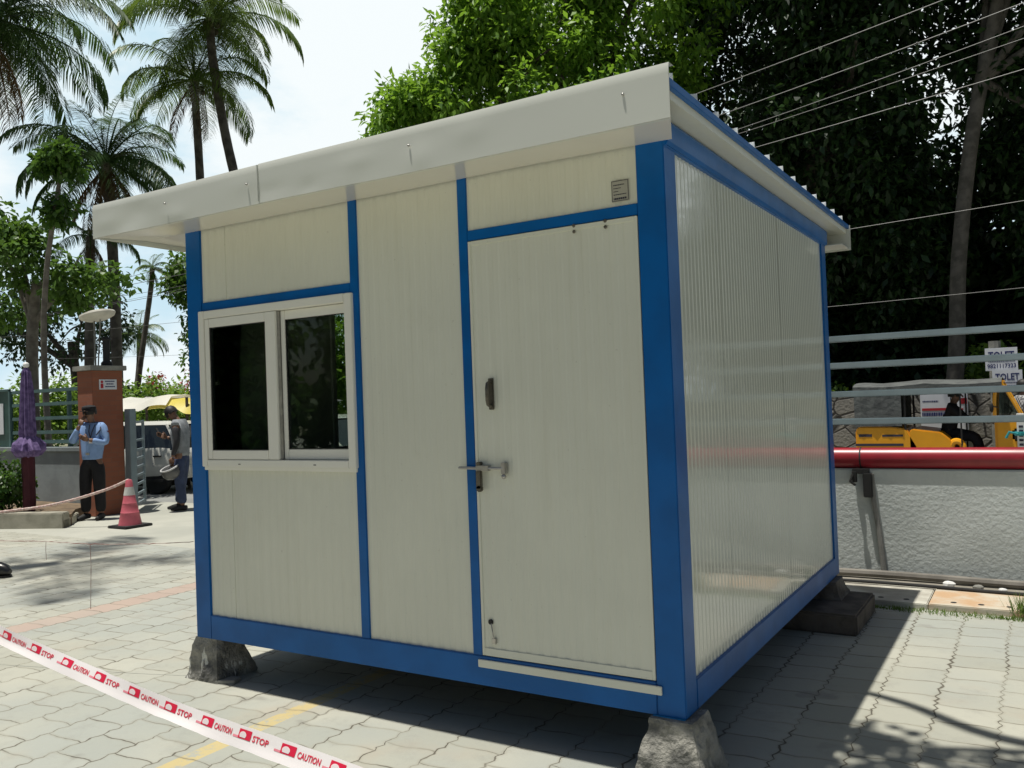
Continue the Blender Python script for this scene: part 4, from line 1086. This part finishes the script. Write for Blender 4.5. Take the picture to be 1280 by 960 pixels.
hs_ = MB(); hs_.tube(spline([Mh @ Vector((.125,0,.01)), Vector((.03,-.03,.07)), Mh @ Vector((-.125,0,.01))], 6), .006, 5); hs_.build('chin_strap', M_rub, he, world=False)
# rickshaw driver and a bystander beyond the windscreen
J = dict(base_J, pel=(0,0,.80), wai=(0,.02,.95), che=(0,.06,1.13), nb=(0,.09,1.28), nk=(0,.10,1.33), hd=(0,.13,1.43), shR=(.17,.07,1.24), shL=(-.17,.07,1.24), elR=(.25,.28,1.02), elL=(-.25,.28,1.02), wrR=(.22,.52,1.00), wrL=(-.22,.52,1.00), hdR=(.2,.62,1.0), hdL=(-.2,.62,1.0), pnR=(0,0,-1), pnL=(0,0,-1),
    hpR=(.10,.06,.79), hpL=(-.10,.06,.79), knR=(.13,.42,.74), knL=(-.13,.42,.74), anR=(.13,.46,.42), anL=(-.13,.46,.42), toR=(.13,.66,.40), toL=(-.13,.66,.40))
person('rickshaw driver in dark clothes and peaked cap at the handlebar', (AUTO[0]+1.36,12.75,-.06), face(1,0), J, M_blackc, M_blackc, sleeve='long', cap=M_blackc)
hbm = MB()
J = dict(base_J, elR=(.22,.05,1.14), elL=(-.22,.05,1.14), wrR=(.20,.16,.92), wrL=(-.20,.16,.92), hdR=(.19,.2,.84), hdL=(-.19,.2,.84), pnR=(-1,0,0), pnL=(1,0,0))
def check_mat():
    m = bpy.data.materials.new('checked_shirt'); m.use_nodes = True; k = NT(m.node_tree); b = m.node_tree.nodes['Principled BSDF']
    co = k.node('ShaderNodeTexCoord').outputs['Object']; t = k.node('ShaderNodeTexChecker'); k.link(co, t.inputs[0]); t.inputs['Scale'].default_value = 26
    t.inputs[1].default_value = (.5,.5,.5,1); t.inputs[2].default_value = (.10,.10,.11,1); k.put(b.inputs['Base Color'], t.outputs[0]); b.inputs['Roughness'].default_value = .9; return m
person('bystander in black and white checked shirt beyond the rickshaw windscreen', (4.02,13.8,-.14), face(.9,.4), J, check_mat(), M_blackc, sleeve='long')
# white marker post with teal ribbon behind the wall
t = thing('marker_post', 'white marker post tied with teal ribbon just beyond the rails', 'post', (4.10,6.56,-.05))
MB().box(-.035,.035,-.035,.035,0,1.30).build('post', M_white, t, world=False, bevel=.005)
lt_ = MB()
for q in range(9): lt_.box(-.018,.018,-.0385,-.0355,.80+.045*q,.80+.045*q+.022)
lt_.build('lettering', M_ink, t, world=False)
tl = MB(); tl.lathe([(.056,1.08),(.060,1.10),(.056,1.12)], 8); tl.tube([(.03,-.05,1.10),(.10,-.08,1.13),(.16,-.09,1.10)], .014, 6); tl.tube([(-.03,-.05,1.10),(-.10,-.08,1.12),(-.13,-.07,1.06)], .014, 6)
tl.build('ribbon', mat('teal_ribbon', (.02,.28,.30), .6), t, world=False, smooth=True)

# ------------------------------------------------------------------ wires along the street
WR = [(9,(-13.4,4.78),(1.09,6.16),(3.44,6.51)), (9,(-13.4,4.59),(.49,5.64),(4.31,6.23)), (9,(-13.4,4.35),(.76,5.38),(4.3,5.94)), (9.2,(-13.4,4.30),(.76,5.38),(4.3,5.86)), (9,(-13.4,4.21),(1.01,5.07),(4.27,5.41)), (9,(-13.4,3.6),(2.22,3.72),(4.14,3.79)), (9,(-13.4,2.9),(2.0,2.69),(4.16,2.72))]
WN = ['topmost pale overhead wire over the cabin roof', 'second overhead wire from the top with small knots', 'third overhead wire from the top, running close above another', 'thin overhead wire just under the third one', 'fourth overhead wire crossing the leaning trunk', 'low thin wire level with the back of the roof', 'lowest thin wire above the grey rails']
for (wy, A, B, D_), lab, r_ in zip(WR, WN, (.006,.006,.0045,.004,.0055,.004,.003)):
    (xa,za),(xb,zb),(xc,zc) = A, B, D_
    def wz(x): return za*(x-xb)*(x-xc)/((xa-xb)*(xa-xc)) + zb*(x-xa)*(x-xc)/((xb-xa)*(xb-xc)) + zc*(x-xa)*(x-xb)/((xc-xa)*(xc-xb))
    w_ = MB(); w_.tube([(x, wy, wz(x)) for x in [-30+.75*i for i in range(61)]], r_, 5)
    if 'knots' in lab:
        for x in (1.9, 2.6, 3.1): w_.ball((x, wy, wz(x)), .018, 6, 5)
    tag(w_.build('overhead_wire', M_wire, smooth=True), lab, 'wire', 'overhead wires along the street')

# ------------------------------------------------------------------ left: gateway
pil = thing('brick_pillar', 'red brick gate pillar with pale cap and small white plaque', 'pillar', (-8.49,4.89,0))
MB().box(-8.70,-8.30,4.63,5.15,0,2.28).build('shaft', M_brick, pil, bevel=.006)
MB().box(-8.75,-8.25,4.58,5.20,2.282,2.36).build('cap', M_conc2, pil, bevel=.008)
plq = MB(); plq.box(-8.298,-8.288,4.74,5.04,1.98,2.14); pq = plq.build('plaque', M_poster, pil, bevel=.002)
q = MB()
for i, (a, b) in enumerate(((4.84,5.0),(4.86,4.98),(4.84,5.01))):
    y = a
    while y < b: q.box(-8.2875,-8.2865,y,min(y+.028,b),2.10-i*.042,2.118-i*.042); y += .034
q.build('lettering', M_blueink, pq)
q = MB(); q.ball((-8.287,4.785,2.10), (.002,.022,.022), 8, 6); q.box(-8.2875,-8.2865,4.762,4.808,2.00,2.072); q.build('picture', M_redink, pq)
lamp = thing('gate_lamp', 'white saucer lamp on a black stem above the brick pillar', 'lamp', (-8.47,4.9,2.361))
q = MB(); q.lathe([(.085,0),(.085,.05),(.055,.08),(.055,.40),(.075,.42),(.06,.46)], 12, c=(-8.40,4.95,2.361)); q.build('stem', M_rub, lamp, smooth=True)
q = MB(); q.tube([(-8.56,4.86,2.361),(-8.56,4.86,3.14)], .016, 6); q.tube([(-8.52,4.88,2.361),(-8.46,4.90,3.14)], .012, 6); q.build('bracket', M_steel, lamp)
q = MB(); Ml = Matrix.Translation((-8.50,4.88,3.16)) @ Matrix.Rotation(-.20,4,'Y') @ Matrix.Rotation(.10,4,'X')
q.lathe([(.05,-.06),(.17,-.055),(.25,-.02),(.275,.02),(.265,.045),(.17,.075),(.04,.085)], 24, M=Ml); q.build('saucer', mat('lamp_white', (.62,.60,.52), .5), lamp, smooth=True)

lwq = MB(); lwq.box(-17,-8.71,4.86,5.06,0,1.0); lwq.box(-17,-8.71,4.83,5.09,1.0,1.07)
tag(lwq.build('boundary_wall', M_plast2, bevel=.006), 'low blue grey boundary wall left of the brick pillar', 'wall')
rails('railing', 'green grey steel railing above the low wall left of the pillar', -11.2, -8.72, 4.97, (1.16, 1.32, 1.56, 1.80, 2.03), M_railg, (-9.6,), 2.06, r=.03)
sp2 = thing('sheet_gate', 'dark green sheet metal gate with pale notices at the far left', 'gate', (-13,4.97,0))
q = MB(); q.box(-15,-11.25,4.96,4.99,1.075,2.06); q.build('sheet', mat('green_sheet', (.03,.09,.08), .5, var=.3), sp2)
q = MB()
for x in (-11.3,-11.9,-12.6,-13.3,-14.1,-15): q.box(x,x+.05,4.93,4.96,1.075,2.08)
q.box(-15,-11.25,4.93,4.96,2.06,2.10); q.build('gate_frame', M_railg, sp2)
q = MB(); q.box(-11.75,-11.5,4.945,4.957,1.3,1.85); q.box(-12.35,-12.1,4.945,4.957,1.2,1.5); q.build('notices', M_poster, sp2)

gate = thing('steel_gate', 'blue grey barred steel gate leaf swung open beside the brick pillar', 'gate', (-8.22,5.22,0))
MB().box(-8.29,-8.15,5.155,5.27,0,1.66).build('post', M_rail, gate, bevel=.006)
gd = Vector((-.68,.66,0)).normalized(); gl_ = .95
Mg = Matrix.Translation((-8.25,5.28,0)) @ Matrix.Rotation(math.atan2(gd.y,gd.x),4,'Z')
q = MB(); q.box(gl_-.07,gl_,-.02,.02,.06,1.47, M=Mg); q.box(0,.05,-.02,.02,.06,1.47, M=Mg); q.build('stile', M_rail, gate, bevel=.004)
for z in (.10,.26,.42,.56,.70,.84,.98,1.14,1.44): MB().box(.05,gl_-.07,-.015,.015,z-.018,z+.018, M=Mg).build('bar', M_rail, gate)

cone = thing('traffic_cone', 'faded red traffic cone with a pale band by the gate', 'cone', (-6.66,4.10,-.004))
q = MB(); q.box(-.215,.215,-.215,.215,0,.035); q.build('base', M_rub, cone, world=False, bevel=.012)
q = MB(); q.lathe([(.155,.034),(.15,.06),(.122,.20),(.124,.205),(.118,.215),(.095,.33),(.097,.336),(.092,.345),(.075,.44),(.054,.56),(.044,.64),(.034,.662),(.02,.664)], 20); q.build('body', M_cone, cone, world=False, smooth=True)
q = MB(); q.lathe([(.0765,.445),(.0555,.56)], 20); q.build('band', M_conew, cone, world=False, smooth=True)
q = MB(); rp = spline([(-6.66,4.10,.655),(-7.0,3.96,.52),(-7.6,3.71,.36),(-8.2,3.47,.27),(-9.0,3.1,.24),(-10.5,2.6,.45)], 14)
q.tube(rp, [.019+.003*(i%2) for i in range(len(rp))], 7)
tag(q.build('barrier_rope', M_rope, smooth=True), 'pale twisted rope sagging from the cone top to the left', 'rope')

kq = MB(); kq.prism([(-7.55,3.66),(-9.2,3.02),(-12.5,2.2),(-12.5,2.42),(-9.3,3.24),(-7.72,3.86)], -.02, .21, 'z'); kq.prism([(-7.72,3.86),(-7.9,4.02),(-8.2,4.3),(-8.32,4.25),(-7.55,3.66)], -.02, .12, 'z')
struct(kq.build('planter_kerb', mat('kerb_concrete', (.40,.38,.31), .9, c2=(.26,.25,.2), scale=3, bump=.3), bevel=.012))
so_ = MB(); so_.prism([(-7.75,3.9),(-9.3,3.25),(-12.5,2.43),(-12.5,4.85),(-8.72,4.85),(-8.3,4.3)], -.02, .16, 'z'); struct(so_.build('planter_soil', mat('soil', (.10,.07,.045), .95, c2=(.18,.13,.08), scale=5, bump=.6)))
tree('bush', 'glossy green bush in the planter beside the purple umbrella', 'bush', (-9.05,3.62,.15), [(-9.05,3.62,.1),(-9.05,3.6,.3),(-9.05,3.58,.5)], (.03,.015), [((-9.0,3.55,.62),(.42,.40,.42),34), ((-9.7,3.5,.6),(.5,.4,.4),26)], 42, .17, .085, .030, L_pom, M_bark, 51, lump=0, limbs=4)
um = thing('patio_umbrella', 'folded purple umbrella standing in the planter by the wall', 'umbrella', (-8.52,3.72,.15))
q = MB(); q.tube([(-8.52,3.72,.15),(-8.50,3.72,2.30)], .022, 8); q.build('pole', M_steel, um)
q = MB(); q.ball((-8.498,3.72,2.36), .045, 10, 7); q.build('finial', M_white, um, smooth=True)
def bunch(prof, c, n, amp, seed, lean=(0,0)):
    vs, fs = [], []
    for i, (r_, z) in enumerate(prof):
        for j_ in range(n):
            a = 2*PI*j_/n; rr_ = r_*(1 + amp*(1 if j_ % 2 else -1)*(.6+.6*mnoise.noise((j_*1.7, 4, seed))) + 1.3*amp*mnoise.noise((j_*.9, i*.45, seed)))
            vs.append((c[0]+rr_*math.cos(a)+lean[0]*i, c[1]+rr_*math.sin(a)+lean[1]*i, z + (.03+.22*max(0,r_-.15))*mnoise.noise((j_*.7, i, seed+3))))
    for i in range(len(prof)-1):
        for j_ in range(n): k_ = (j_+1)%n; fs.append((i*n+j_, i*n+k_, (i+1)*n+k_, (i+1)*n+j_))
    return MB().add(vs, fs)
bunch([(.025,2.32),(.055,2.26),(.07,2.05),(.085,1.8),(.10,1.5),(.10,1.34),(.09,1.30),(.13,1.26),(.20,1.19),(.22,1.10),(.16,1.02),(.09,1.00),(.05,1.05)], (-8.5,3.72), 24, .22, 3).build('canopy', M_purple, um)
bunch([(.08,1.04),(.085,.95),(.085,.80),(.08,.55),(.085,.30),(.07,.18)], (-8.51,3.72), 14, .10, 8).build('stand_cover', M_maroon, um)

# market stalls beyond the car
def stall(name, label, c, w, d, z, sheets, seed, rz, side_m=None):
    t = thing(name, label, 'stall', (c[0],c[1],-.03), rz); r_ = random.Random(seed)
    q = MB()
    for sx in (-1,1):
        for sy in (-1,1): q.tube([(sx*w/2,sy*d/2,0),(sx*w/2,sy*d/2,z+.05*sy)], .03, 6)
    q.build('poles', M_bark, t, world=False)
    for (m_, x0, x1, dz, nm) in sheets:
        vs = []; nx, ny = 18, 10
        for i in range(nx+1):
            for j_ in range(ny+1):
                x = (x0+(x1-x0)*i/nx)*w/2*1.15; y = (-1+2*j_/ny)*d/2*1.15
                vs.append((x, y, z+dz+.12*mnoise.noise((x*1.3,y*1.1,seed))-.10*math.cos(PI*x/w*1.5)**2 + .05*mnoise.noise((x*4,y*4,seed)) - (.22 if j_==0 else 0)))
        q = MB().add(vs, [(i*(ny+1)+j_,i*(ny+1)+j_+1,(i+1)*(ny+1)+j_+1,(i+1)*(ny+1)+j_) for i in range(nx) for j_ in range(ny)])
        q.build(nm, m_, t, world=False, smooth=True)
    q = MB(); q.box(-w*.45,w*.45,-d*.4,d*.1,.7,.76); q.box(-w*.45,w*.45,-d*.4,-d*.38,.05,.7); q.build('counter', M_dark, t, world=False)
    q = MB()
    for i in range(14): q.ball((r_.uniform(-.42,.42)*w, r_.uniform(-.35,.05)*d, .76+r_.uniform(.05,.5)), (r_.uniform(.05,.14),r_.uniform(.05,.12),r_.uniform(.05,.14)), 7, 5)
    q.build('goods', mat('mixed_goods', (.10,.08,.06), .7, c2=(.35,.25,.12), scale=3), t, world=False)
    if side_m: 
        q = MB(); q.box(-w*.52,w*.52,d*.5,d*.5+.02,.0,z-.05); q.box(w*.5,w*.52,-d*.5,d*.5,.0,z-.05); q.build('side_sheet', side_m, t, world=False)
    return t
M_tw = translucent_mat('white_tarpaulin', (.74,.73,.66), .25); M_ty = translucent_mat('yellow_tarpaulin', (.72,.60,.10), .25); M_tg = mat('grey_plastic_sheet', (.50,.50,.52), .5, c2=(.05,.05,.06), scale=1.6)
M_navy = mat('navy_sheet', (.008,.014,.04), .7)
stall('market_stall', 'roadside stall under a white and yellow tarpaulin behind the white car', (-12.4,8.95), 2.2, 1.8, 1.97, [(M_tw,-1,.55,.0,'tarpaulin'),(M_ty,.2,1.,-.07,'tarpaulin')], 3, .35)
stall('market_stall', 'dark stall under grey black plastic sheeting beside the yellow tarpaulin', (-10.35,10.1), 2.3, 1.8, 1.82, [(M_tg,-1,1,.0,'plastic_sheet')], 8, .35, M_navy)

# ------------------------------------------------------------------ left vegetation
tree('bare_trunk_tree', 'leafy tree on a pale straight trunk at the far left', 'tree', (-12.2,5.9,0), [(-12.2,5.9,-.05),(-12.25,5.9,1.8),(-12.2,5.9,3.2),(-12.0,5.9,4.2)], (.13,.09),
     [((-12.2,5.7,4.7),(1.0,1.0,.7),40), ((-13.0,5.6,5.0),(1.2,1.0,.7),34), ((-11.2,6.4,4.1),(.9,.8,.42),24), ((-13.4,6.4,3.9),(1.0,.9,.5),20)], 44, .28, .15, .05, L_mid, M_barkp, 61, lump=.9, limbs=6)
tree('young_tree', 'slender young tree with two round leaf clusters leaning to the right', 'tree', (-10.95,5.5,0), [(-10.98,5.5,-.05),(-10.95,5.4,2.74),(-10.6,5.3,4.27),(-10.2,5.31,5.6),(-10.16,5.32,6.1)], (.06,.03),
     [((-10.16,5.32,6.05),(.42,.42,.38),26), ((-10.3,5.28,5.22),(.36,.36,.26),16)], 30, .17, .15, .05, L_pom, M_barkp, 62, lump=0, limbs=3, surf=.3)
LT = 'trees beyond the street at left'
tree('far_tree', 'hazy dark tree with sky gaps behind the gate lamp', 'tree', (-26.6,15.6,0), [(-26.6,15.6,-.05),(-26.6,15.6,2.4),(-26.9,15.6,4.4)], (.22,.15),
     [((-26.3,15.7,5.2),(2.4,1.9,1.8),42), ((-28.7,14.3,5.5),(2.6,1.9,1.9),44), ((-30.3,12.9,5.0),(2.4,1.9,1.9),34)], 44, .48, .23, .065, L_fard, M_bark, 63, lump=.8, limbs=6, group=LT)
tree('far_tree', 'dark tree at the left edge behind the sheet metal gate', 'tree', (-19,7.6,0), [(-19,7.6,-.05),(-19,7.6,2.0),(-18.8,7.6,3.4)], (.2,.14),
     [((-19.4,7.4,3.6),(1.5,1.2,1.5),40), ((-20.5,7.2,4.0),(2,1.4,1.8),40)], 42, .40, .20, .06, L_fard, M_bark, 64, lump=.7, limbs=5, group=LT)
tree('roadside_tree', 'green leafy tree hanging into view at the cabin\'s left edge', 'tree', (-12.6,12.6,0), [(-12.6,12.6,-.05),(-12.7,12.5,2.4),(-12.9,12.2,4.2)], (.18,.12),
     [((-13.85,11.45,5.2),(1.1,1.0,.75),44), ((-14.25,11.15,4.75),(.7,.6,.5),22), ((-13.75,11.6,3.75),(.95,.9,.65),36), ((-13.1,12.0,5.6),(1.5,1.4,1.2),50), ((-12.9,12.2,4.0),(1.3,1.2,1.0),36)], 46, .27, .16, .05, L_mid, M_bark, 65, lump=0, limbs=6, droop=.7)
tree('far_tree', 'green tree seen through the cabin window beyond the white car', 'tree', (-12.4,15.8,0), [(-12.4,15.8,0),(-12.4,15.8,1.2),(-12.5,15.7,2.2)], (.15,.1), [((-12.6,15.6,3.0),(2.0,1.2,2.0),110)], 44, .5, .24, .075, L_bright, M_bark, 67, lump=0, limbs=4, group=LT)
def hedge(name, label, A, B, z0, z1, depth, n, n_per, spread, L, w, m, seed, cat='hedge'):
    r = np.random.default_rng(seed); A = np.array(A); B = np.array(B); t = r.random(n)
    nrm = np.array([-(B-A)[1], (B-A)[0]])/np.linalg.norm(B-A)
    q = A + (B-A)*t[:,None] + nrm*(r.random(n)*depth)[:,None]
    top = z1*(.86+.16*np.sin(t*23+seed)*np.sin(t*61))
    z = z0 + (top-z0)*r.random(n)**.6
    V, F = leaves(r, np.stack([q[:,0], q[:,1], z], 1), n_per, spread, L, w, .3)
    return tag(fast_mesh(name, V, F, m), label, cat)
hedge('creeper_hedge', 'bright green creeper hedge seen through the left railing', (-22.5,8.2), (-17.0,12.6), 0, 2.75, 1.0, 330, 34, .3, .16, .05, L_lime, 71)
hedge('creeper_hedge', 'light green creeper hedge beyond the stalls under the small palms', (-40,16.5), (-22,27), 0, 2.85, 1.5, 420, 30, .5, .27, .09, L_lime, 72)
hedge('flowering_bush', 'reddish flowering bush above the far green hedge', (-34.6,24.0), (-32.0,25.6), 2.2, 3.75, 1.0, 46, 34, .3, .2, .06, L_redf, 73, 'bush')
hedge('dark_bush', 'dark bush between the pillar and the far hedge', (-26.6,16.2), (-25.4,17.2), 0, 2.9, 1.0, 40, 34, .4, .2, .06, L_mid, 74, 'bush')
tree('far_tree', 'small green tree low on the horizon by the cabin edge', 'tree', (-29,24.4,0), [(-29,24.4,0),(-29,24.4,2),(-29,24.4,3)], (.15,.1), [((-29,24.4,4.2),(2,1.6,1.6),50)], 40, .5, .26, .08, L_mid, M_bark, 66, lump=0, limbs=4, group=LT)
# ------------------------------------------------------------------ coconut palms
def frond_mesh(name, L, up0, bend, seed, droop=1., gaps=0.):
    """frond in local XZ: starts along +X at pitch up0, bends down; returns mesh data"""
    r = random.Random(seed); n = 46; p = Vector((0,0,0)); a = up0; pts = [p.copy()]; dirs = []
    for i in range(n):
        a -= bend/n*(.4 + 1.2*i/n); d = Vector((math.cos(a),0,math.sin(a))); dirs.append(d); p = p + d*L/n; pts.append(p.copy())
    V = []; F = []
    for i in range(0, n, 6):                                           # rachis
        a_, b_ = pts[i], pts[min(i+6, n)]; w = .03*(1-i/n)*L/3+.006
        o = len(V); V += [a_+Vector((0,-w,0)), a_+Vector((0,w,0)), b_+Vector((0,w*.8,0)), b_+Vector((0,-w*.8,0))]; F.append((o,o+1,o+2,o+3))
        o = len(V); V += [a_+Vector((0,0,-w)), a_+Vector((0,0,w)), b_+Vector((0,0,w*.8)), b_+Vector((0,0,-w*.8))]; F.append((o,o+1,o+2,o+3))
    for i in range(5, n):
        t = i/n; l = L*.30*(math.sin(PI*(.12+.80*t))**.7)*(1.-.25*t)
        for s in (-1, 1):
            for h in range(2):
                if r.random() < gaps: continue
                q = pts[i] + dirs[min(i,n-1)]*(L/n*(.5*h + .3*r.random()))
                d = (dirs[min(i,n-1)]*.55 + Vector((0,s*1.,0)) + Vector((0,0,-.35*droop+.25*r.uniform(-1,1)))).normalized()
                d2 = (d + Vector((0,0,-.9*droop))).normalized(); ll = l*r.uniform(.75,1.1)
                w = d.cross(Vector((0,0,1))).normalized()*(.010*L/3+.005)
                m_ = q + d*ll*.5; e = m_ + d2*ll*.5; o = len(V)
                V += [q-w*.6, q+w*.6, m_+w, m_-w, e+w*.15, e-w*.15]; F += [(o,o+1,o+2,o+3),(o+3,o+2,o+4,o+5)]
    return np.array([tuple(v) for v in V]), np.array(F)
def palm(name, label, base, trunk, tr, L, nf, m, seed, dead=0, group='coconut palms at left', tilt=(0,0), pitches=None, gaps=.04, nuts=0, dead_m=None):
    r = random.Random(seed); t = thing(name, label, 'palm', base, 0, group)
    top = Vector(trunk[-1]); pts = spline(trunk, 8); n = len(pts)
    T = MB(); T.tube(pts, [tr[0]+(tr[1]-tr[0])*(i/(n-1))**.5 + .006*(i%2) for i in range(n)], 9)
    T.build('trunk', M_palmt, t, smooth=True)
    protos = [(frond_mesh('f', L*.80, 1.25, 1.0, seed+1, .5, gaps)), (frond_mesh('f', L, .80, 1.9, seed+2, .9, gaps)), (frond_mesh('f', L, .30, 1.9, seed+3, 1.1, gaps)), (frond_mesh('f', L*.95, -.25, 1.3, seed+4, 1.0, gaps))]
    made = {}
    for i in range(nf):
        u = (i+.5)/nf; k_ = 0 if u < .18 else 1 if u < .5 else 2 if u < .8 else 3
        if k_ not in made:
            V, F = protos[k_]; o = fast_mesh('frond', V, F, m, t); made[k_] = o
        else: o = made[k_].copy(); C.objects.link(o); o.parent = t
        o.location = top - Vector(base) + Vector((0,0,.05*(1-u)))
        o.rotation_euler = (r.uniform(-.25,.25)+tilt[0], r.uniform(-.15,.15)+tilt[1], i*2.39996 + r.uniform(-.25,.25)); o.scale = [r.uniform(.85,1.12)]*3
    if dead:
        V, F = frond_mesh('d', L*.8, -.9, .65, seed+9, 1.3, .3); f0 = None
        for i in range(dead):
            if f0 is None: f0 = o = fast_mesh('dead_frond', V, F, dead_m or L_dead, t)
            else: o = f0.copy(); C.objects.link(o); o.parent = t
            o.location = top - Vector(base) - Vector((0,0,.12)); o.rotation_euler = (0, r.uniform(-.1,.3), i*2.39996 + r.uniform(-.3,.3)); o.scale = [r.uniform(.7,1.05)]*3
    if nuts:
        q = MB()
        for i in range(nuts):
            a = r.uniform(0,2*PI); q.ball(top + Vector((.32*math.cos(a), .32*math.sin(a), -.25-.25*r.random())), .13, 8, 6)
        q.build('coconuts', mat('dark_coconuts', (.05,.04,.02), .6), t, smooth=True)
    return t
palm('coconut_palm', 'tallest coconut palm, its slim trunk bowing to the right above the fascia', (-22.6,21.3,0), [(-22.6,21.3,-.05),(-22.7,21.1,5),(-23.1,20.7,9.6),(-23.6,20.35,13),(-23.9,20.1,16),(-23.95,20.07,17.6)], (.24,.17), 4.3, 26, L_palm, 101, dead=0, nuts=7)
palm('coconut_palm', 'coconut palm with upright trunk just left of the tallest, one frond browned', (-25.6,20.6,0), [(-25.6,20.6,-.05),(-25.4,20.5,6),(-25.38,20.5,11),(-25.45,20.4,15.5)], (.22,.16), 3.7, 22, L_palm, 102, dead=3, nuts=6)
palm('coconut_palm', 'bushy coconut palm with ragged dead skirt rising behind the brick pillar', (-23.2,15,0), [(-23.2,15,-.05),(-23.15,14.95,5),(-23.15,14.9,7.7),(-23.2,14.8,10.4)], (.20,.17), 3.5, 30, L_pdark, 103, dead=9)
palm('coconut_palm', 'thin palm trunk hung with dead fronds directly left of the bushy palm', (-23.0,13.7,0), [(-23.0,13.7,-.05),(-22.9,13.8,4),(-22.75,13.85,7.6)], (.17,.14), 2.0, 6, L_pdark, 104, dead=7)
palm('coconut_palm', 'big palm with drooping dark fronds and brown skirt at the top left corner', (-32.5,9.6,0), [(-32.5,9.6,-.05),(-31.5,10.2,5),(-29.2,11.6,11),(-26.6,12.6,15.4)], (.34,.25), 5.2, 36, L_pdark, 105, dead=8, gaps=.06)
palm('coconut_palm', 'tall palm outside the picture shading the paving at left', (-7.6,-1.6,0), [(-7.6,-1.6,-.05),(-7.5,-1.4,6),(-7.2,-1.0,13),(-7.0,-.5,18)], (.24,.16), 2.6, 8, L_palm, 108, gaps=.55)
palm('small_palm', 'small distant coconut palm above the far hedge', (-49.6,34,0), [(-49.6,34,0),(-49.55,34,3),(-49.2,34,5.2),(-49.1,34,7.2)], (.22,.16), 2.6, 20, L_palm, 106, group='distant palms above the hedge')
palm('small_palm', 'distant palm with curved bare trunk and a tiny upright tuft', (-36.2,24.6,0), [(-36.2,24.6,0),(-36.0,24.7,3.15),(-35.64,24.9,5.66),(-35.23,25.1,8.3),(-35.1,25.1,9.2)], (.17,.12), 1.2, 10, L_palm, 107, dead=4, group='distant palms above the hedge', dead_m=L_mid)

# ------------------------------------------------------------------ shoe of someone at the left edge
sh = thing('shoe', 'black leather shoe toe at the left picture edge', 'shoe', (-4.62,1.26,0), .35); sh.scale = (1.35,1.35,1.35)
q = MB(); q.tube([(-.20,0,.07),(-.10,0,.075),(.0,0,.065),(.06,0,.05),(.095,0,.036)], [.042,.048,.050,.044,.022], 12); q.v = [(v[0],v[1]*.95,max(v[2],.012)) for v in q.v]
q.build('upper', mat('black_leather', (.012,.012,.012), .3, spec=.6), sh, world=False, smooth=True)
q = MB(); q.prism([(-.24,-.04),(-.1,-.045),(.02,-.05),(.08,-.038),(.105,0),(.08,.038),(.02,.05),(-.1,.045),(-.24,.04)], 0, .016, 'z'); q.build('sole', M_rub, sh, world=False)

# trees behind the viewer that the window panes mirror
for i, (x, y) in enumerate(((-16,-13),(-11,-16),(-6,-17),(-20,-8))):
    tree('garden_tree', 'green garden tree standing behind the viewer', 'tree', (x,y,0), [(x,y,0),(x,y,2),(x,y,3.4)], (.25,.15), [((x,y,4.6),(3.6,2.4,3.2),150), ((x,y,1.5),(3.8,1.6,1.8),200)], 40, .7, .34, .12, L_mid, M_bark, 81+i, lump=0, limbs=3, group='garden trees behind the viewer', fine_limbs=False)

# ------------------------------------------------------------------ light, sky, camera
S = Vector((-.120, -.133, 1)).normalized()
sun = bpy.data.lights.new('sun', 'SUN'); sun.energy = 5.0; sun.angle = math.radians(.53); sun.color = (1,.96,.88)
so = bpy.data.objects.new('sun', sun); C.objects.link(so); so.rotation_euler = S.to_track_quat('Z','Y').to_euler()
w = bpy.data.worlds.new('World'); bpy.context.scene.world = w; w.use_nodes = True
k = NT(w.node_tree); bg = w.node_tree.nodes['Background']
sky = k.node('ShaderNodeTexSky', sky_type='NISHITA'); sky.sun_disc = False
sky.sun_elevation = math.asin(S.z); sky.sun_rotation = math.atan2(S.x, S.y); sky.dust_density = 2.; sky.air_density = 1.2; sky.ozone_density = 1.5
gen = k.node('ShaderNodeTexCoord').outputs['Generated']
mp = k.node('ShaderNodeMapping'); k.link(gen, mp.inputs[0]); mp.inputs['Scale'].default_value = (1,1,2.2)
cl = k.noise(mp.outputs[0], 2.6, 7, .6)
sx = k.node('ShaderNodeSeparateXYZ'); k.link(gen, sx.inputs[0])
# bright cloud bank low to the north and west, thinner elsewhere
dt = k.m('ADD', k.m('ADD', k.m('MULTIPLY', sx.outputs[0], -.45), k.m('MULTIPLY', sx.outputs[1], .85)), k.m('MULTIPLY', sx.outputs[2], .05))
bank = k.m('MULTIPLY', k.step(dt, .25, .75), k.m('SUBTRACT', 1., k.step(sx.outputs[2], .45, .8)))
cloud = k.mix(k.step(cl, .36, .56), (13.5,18.0,20.5,1), (20.6,21.9,22.2,1))
k.put(bg.inputs[0], k.mix(bank, sky.outputs[0], cloud))
bg.inputs[1].default_value = .045

cam = bpy.data.cameras.new('camera'); co_ = bpy.data.objects.new('camera', cam); C.objects.link(co_)
r_, u_, f_ = Vector((0.85078181,0.52417462,-0.03756702)), Vector((0.04183987,0.00369585,0.99911749)), Vector((-0.52385088,0.85160279,0.01878704))
Mx = Matrix(((r_.x,u_.x,-f_.x,4.27324),(r_.y,u_.y,-f_.y,-3.31746),(r_.z,u_.z,-f_.z,1.57073),(0,0,0,1)))
co_.matrix_world = Mx
cam.sensor_width = 36; cam.lens = 36*1070.57/1280; cam.clip_end = 3000; cam.clip_start = .05
sc = bpy.context.scene; sc.camera = co_
sc.view_settings.view_transform = 'Standard'; sc.view_settings.look = 'None'; sc.view_settings.exposure = 0; sc.view_settings.gamma = 1
sc.cycles.max_bounces = 8; sc.cycles.transparent_max_bounces = 12; sc.cycles.diffuse_bounces = 4
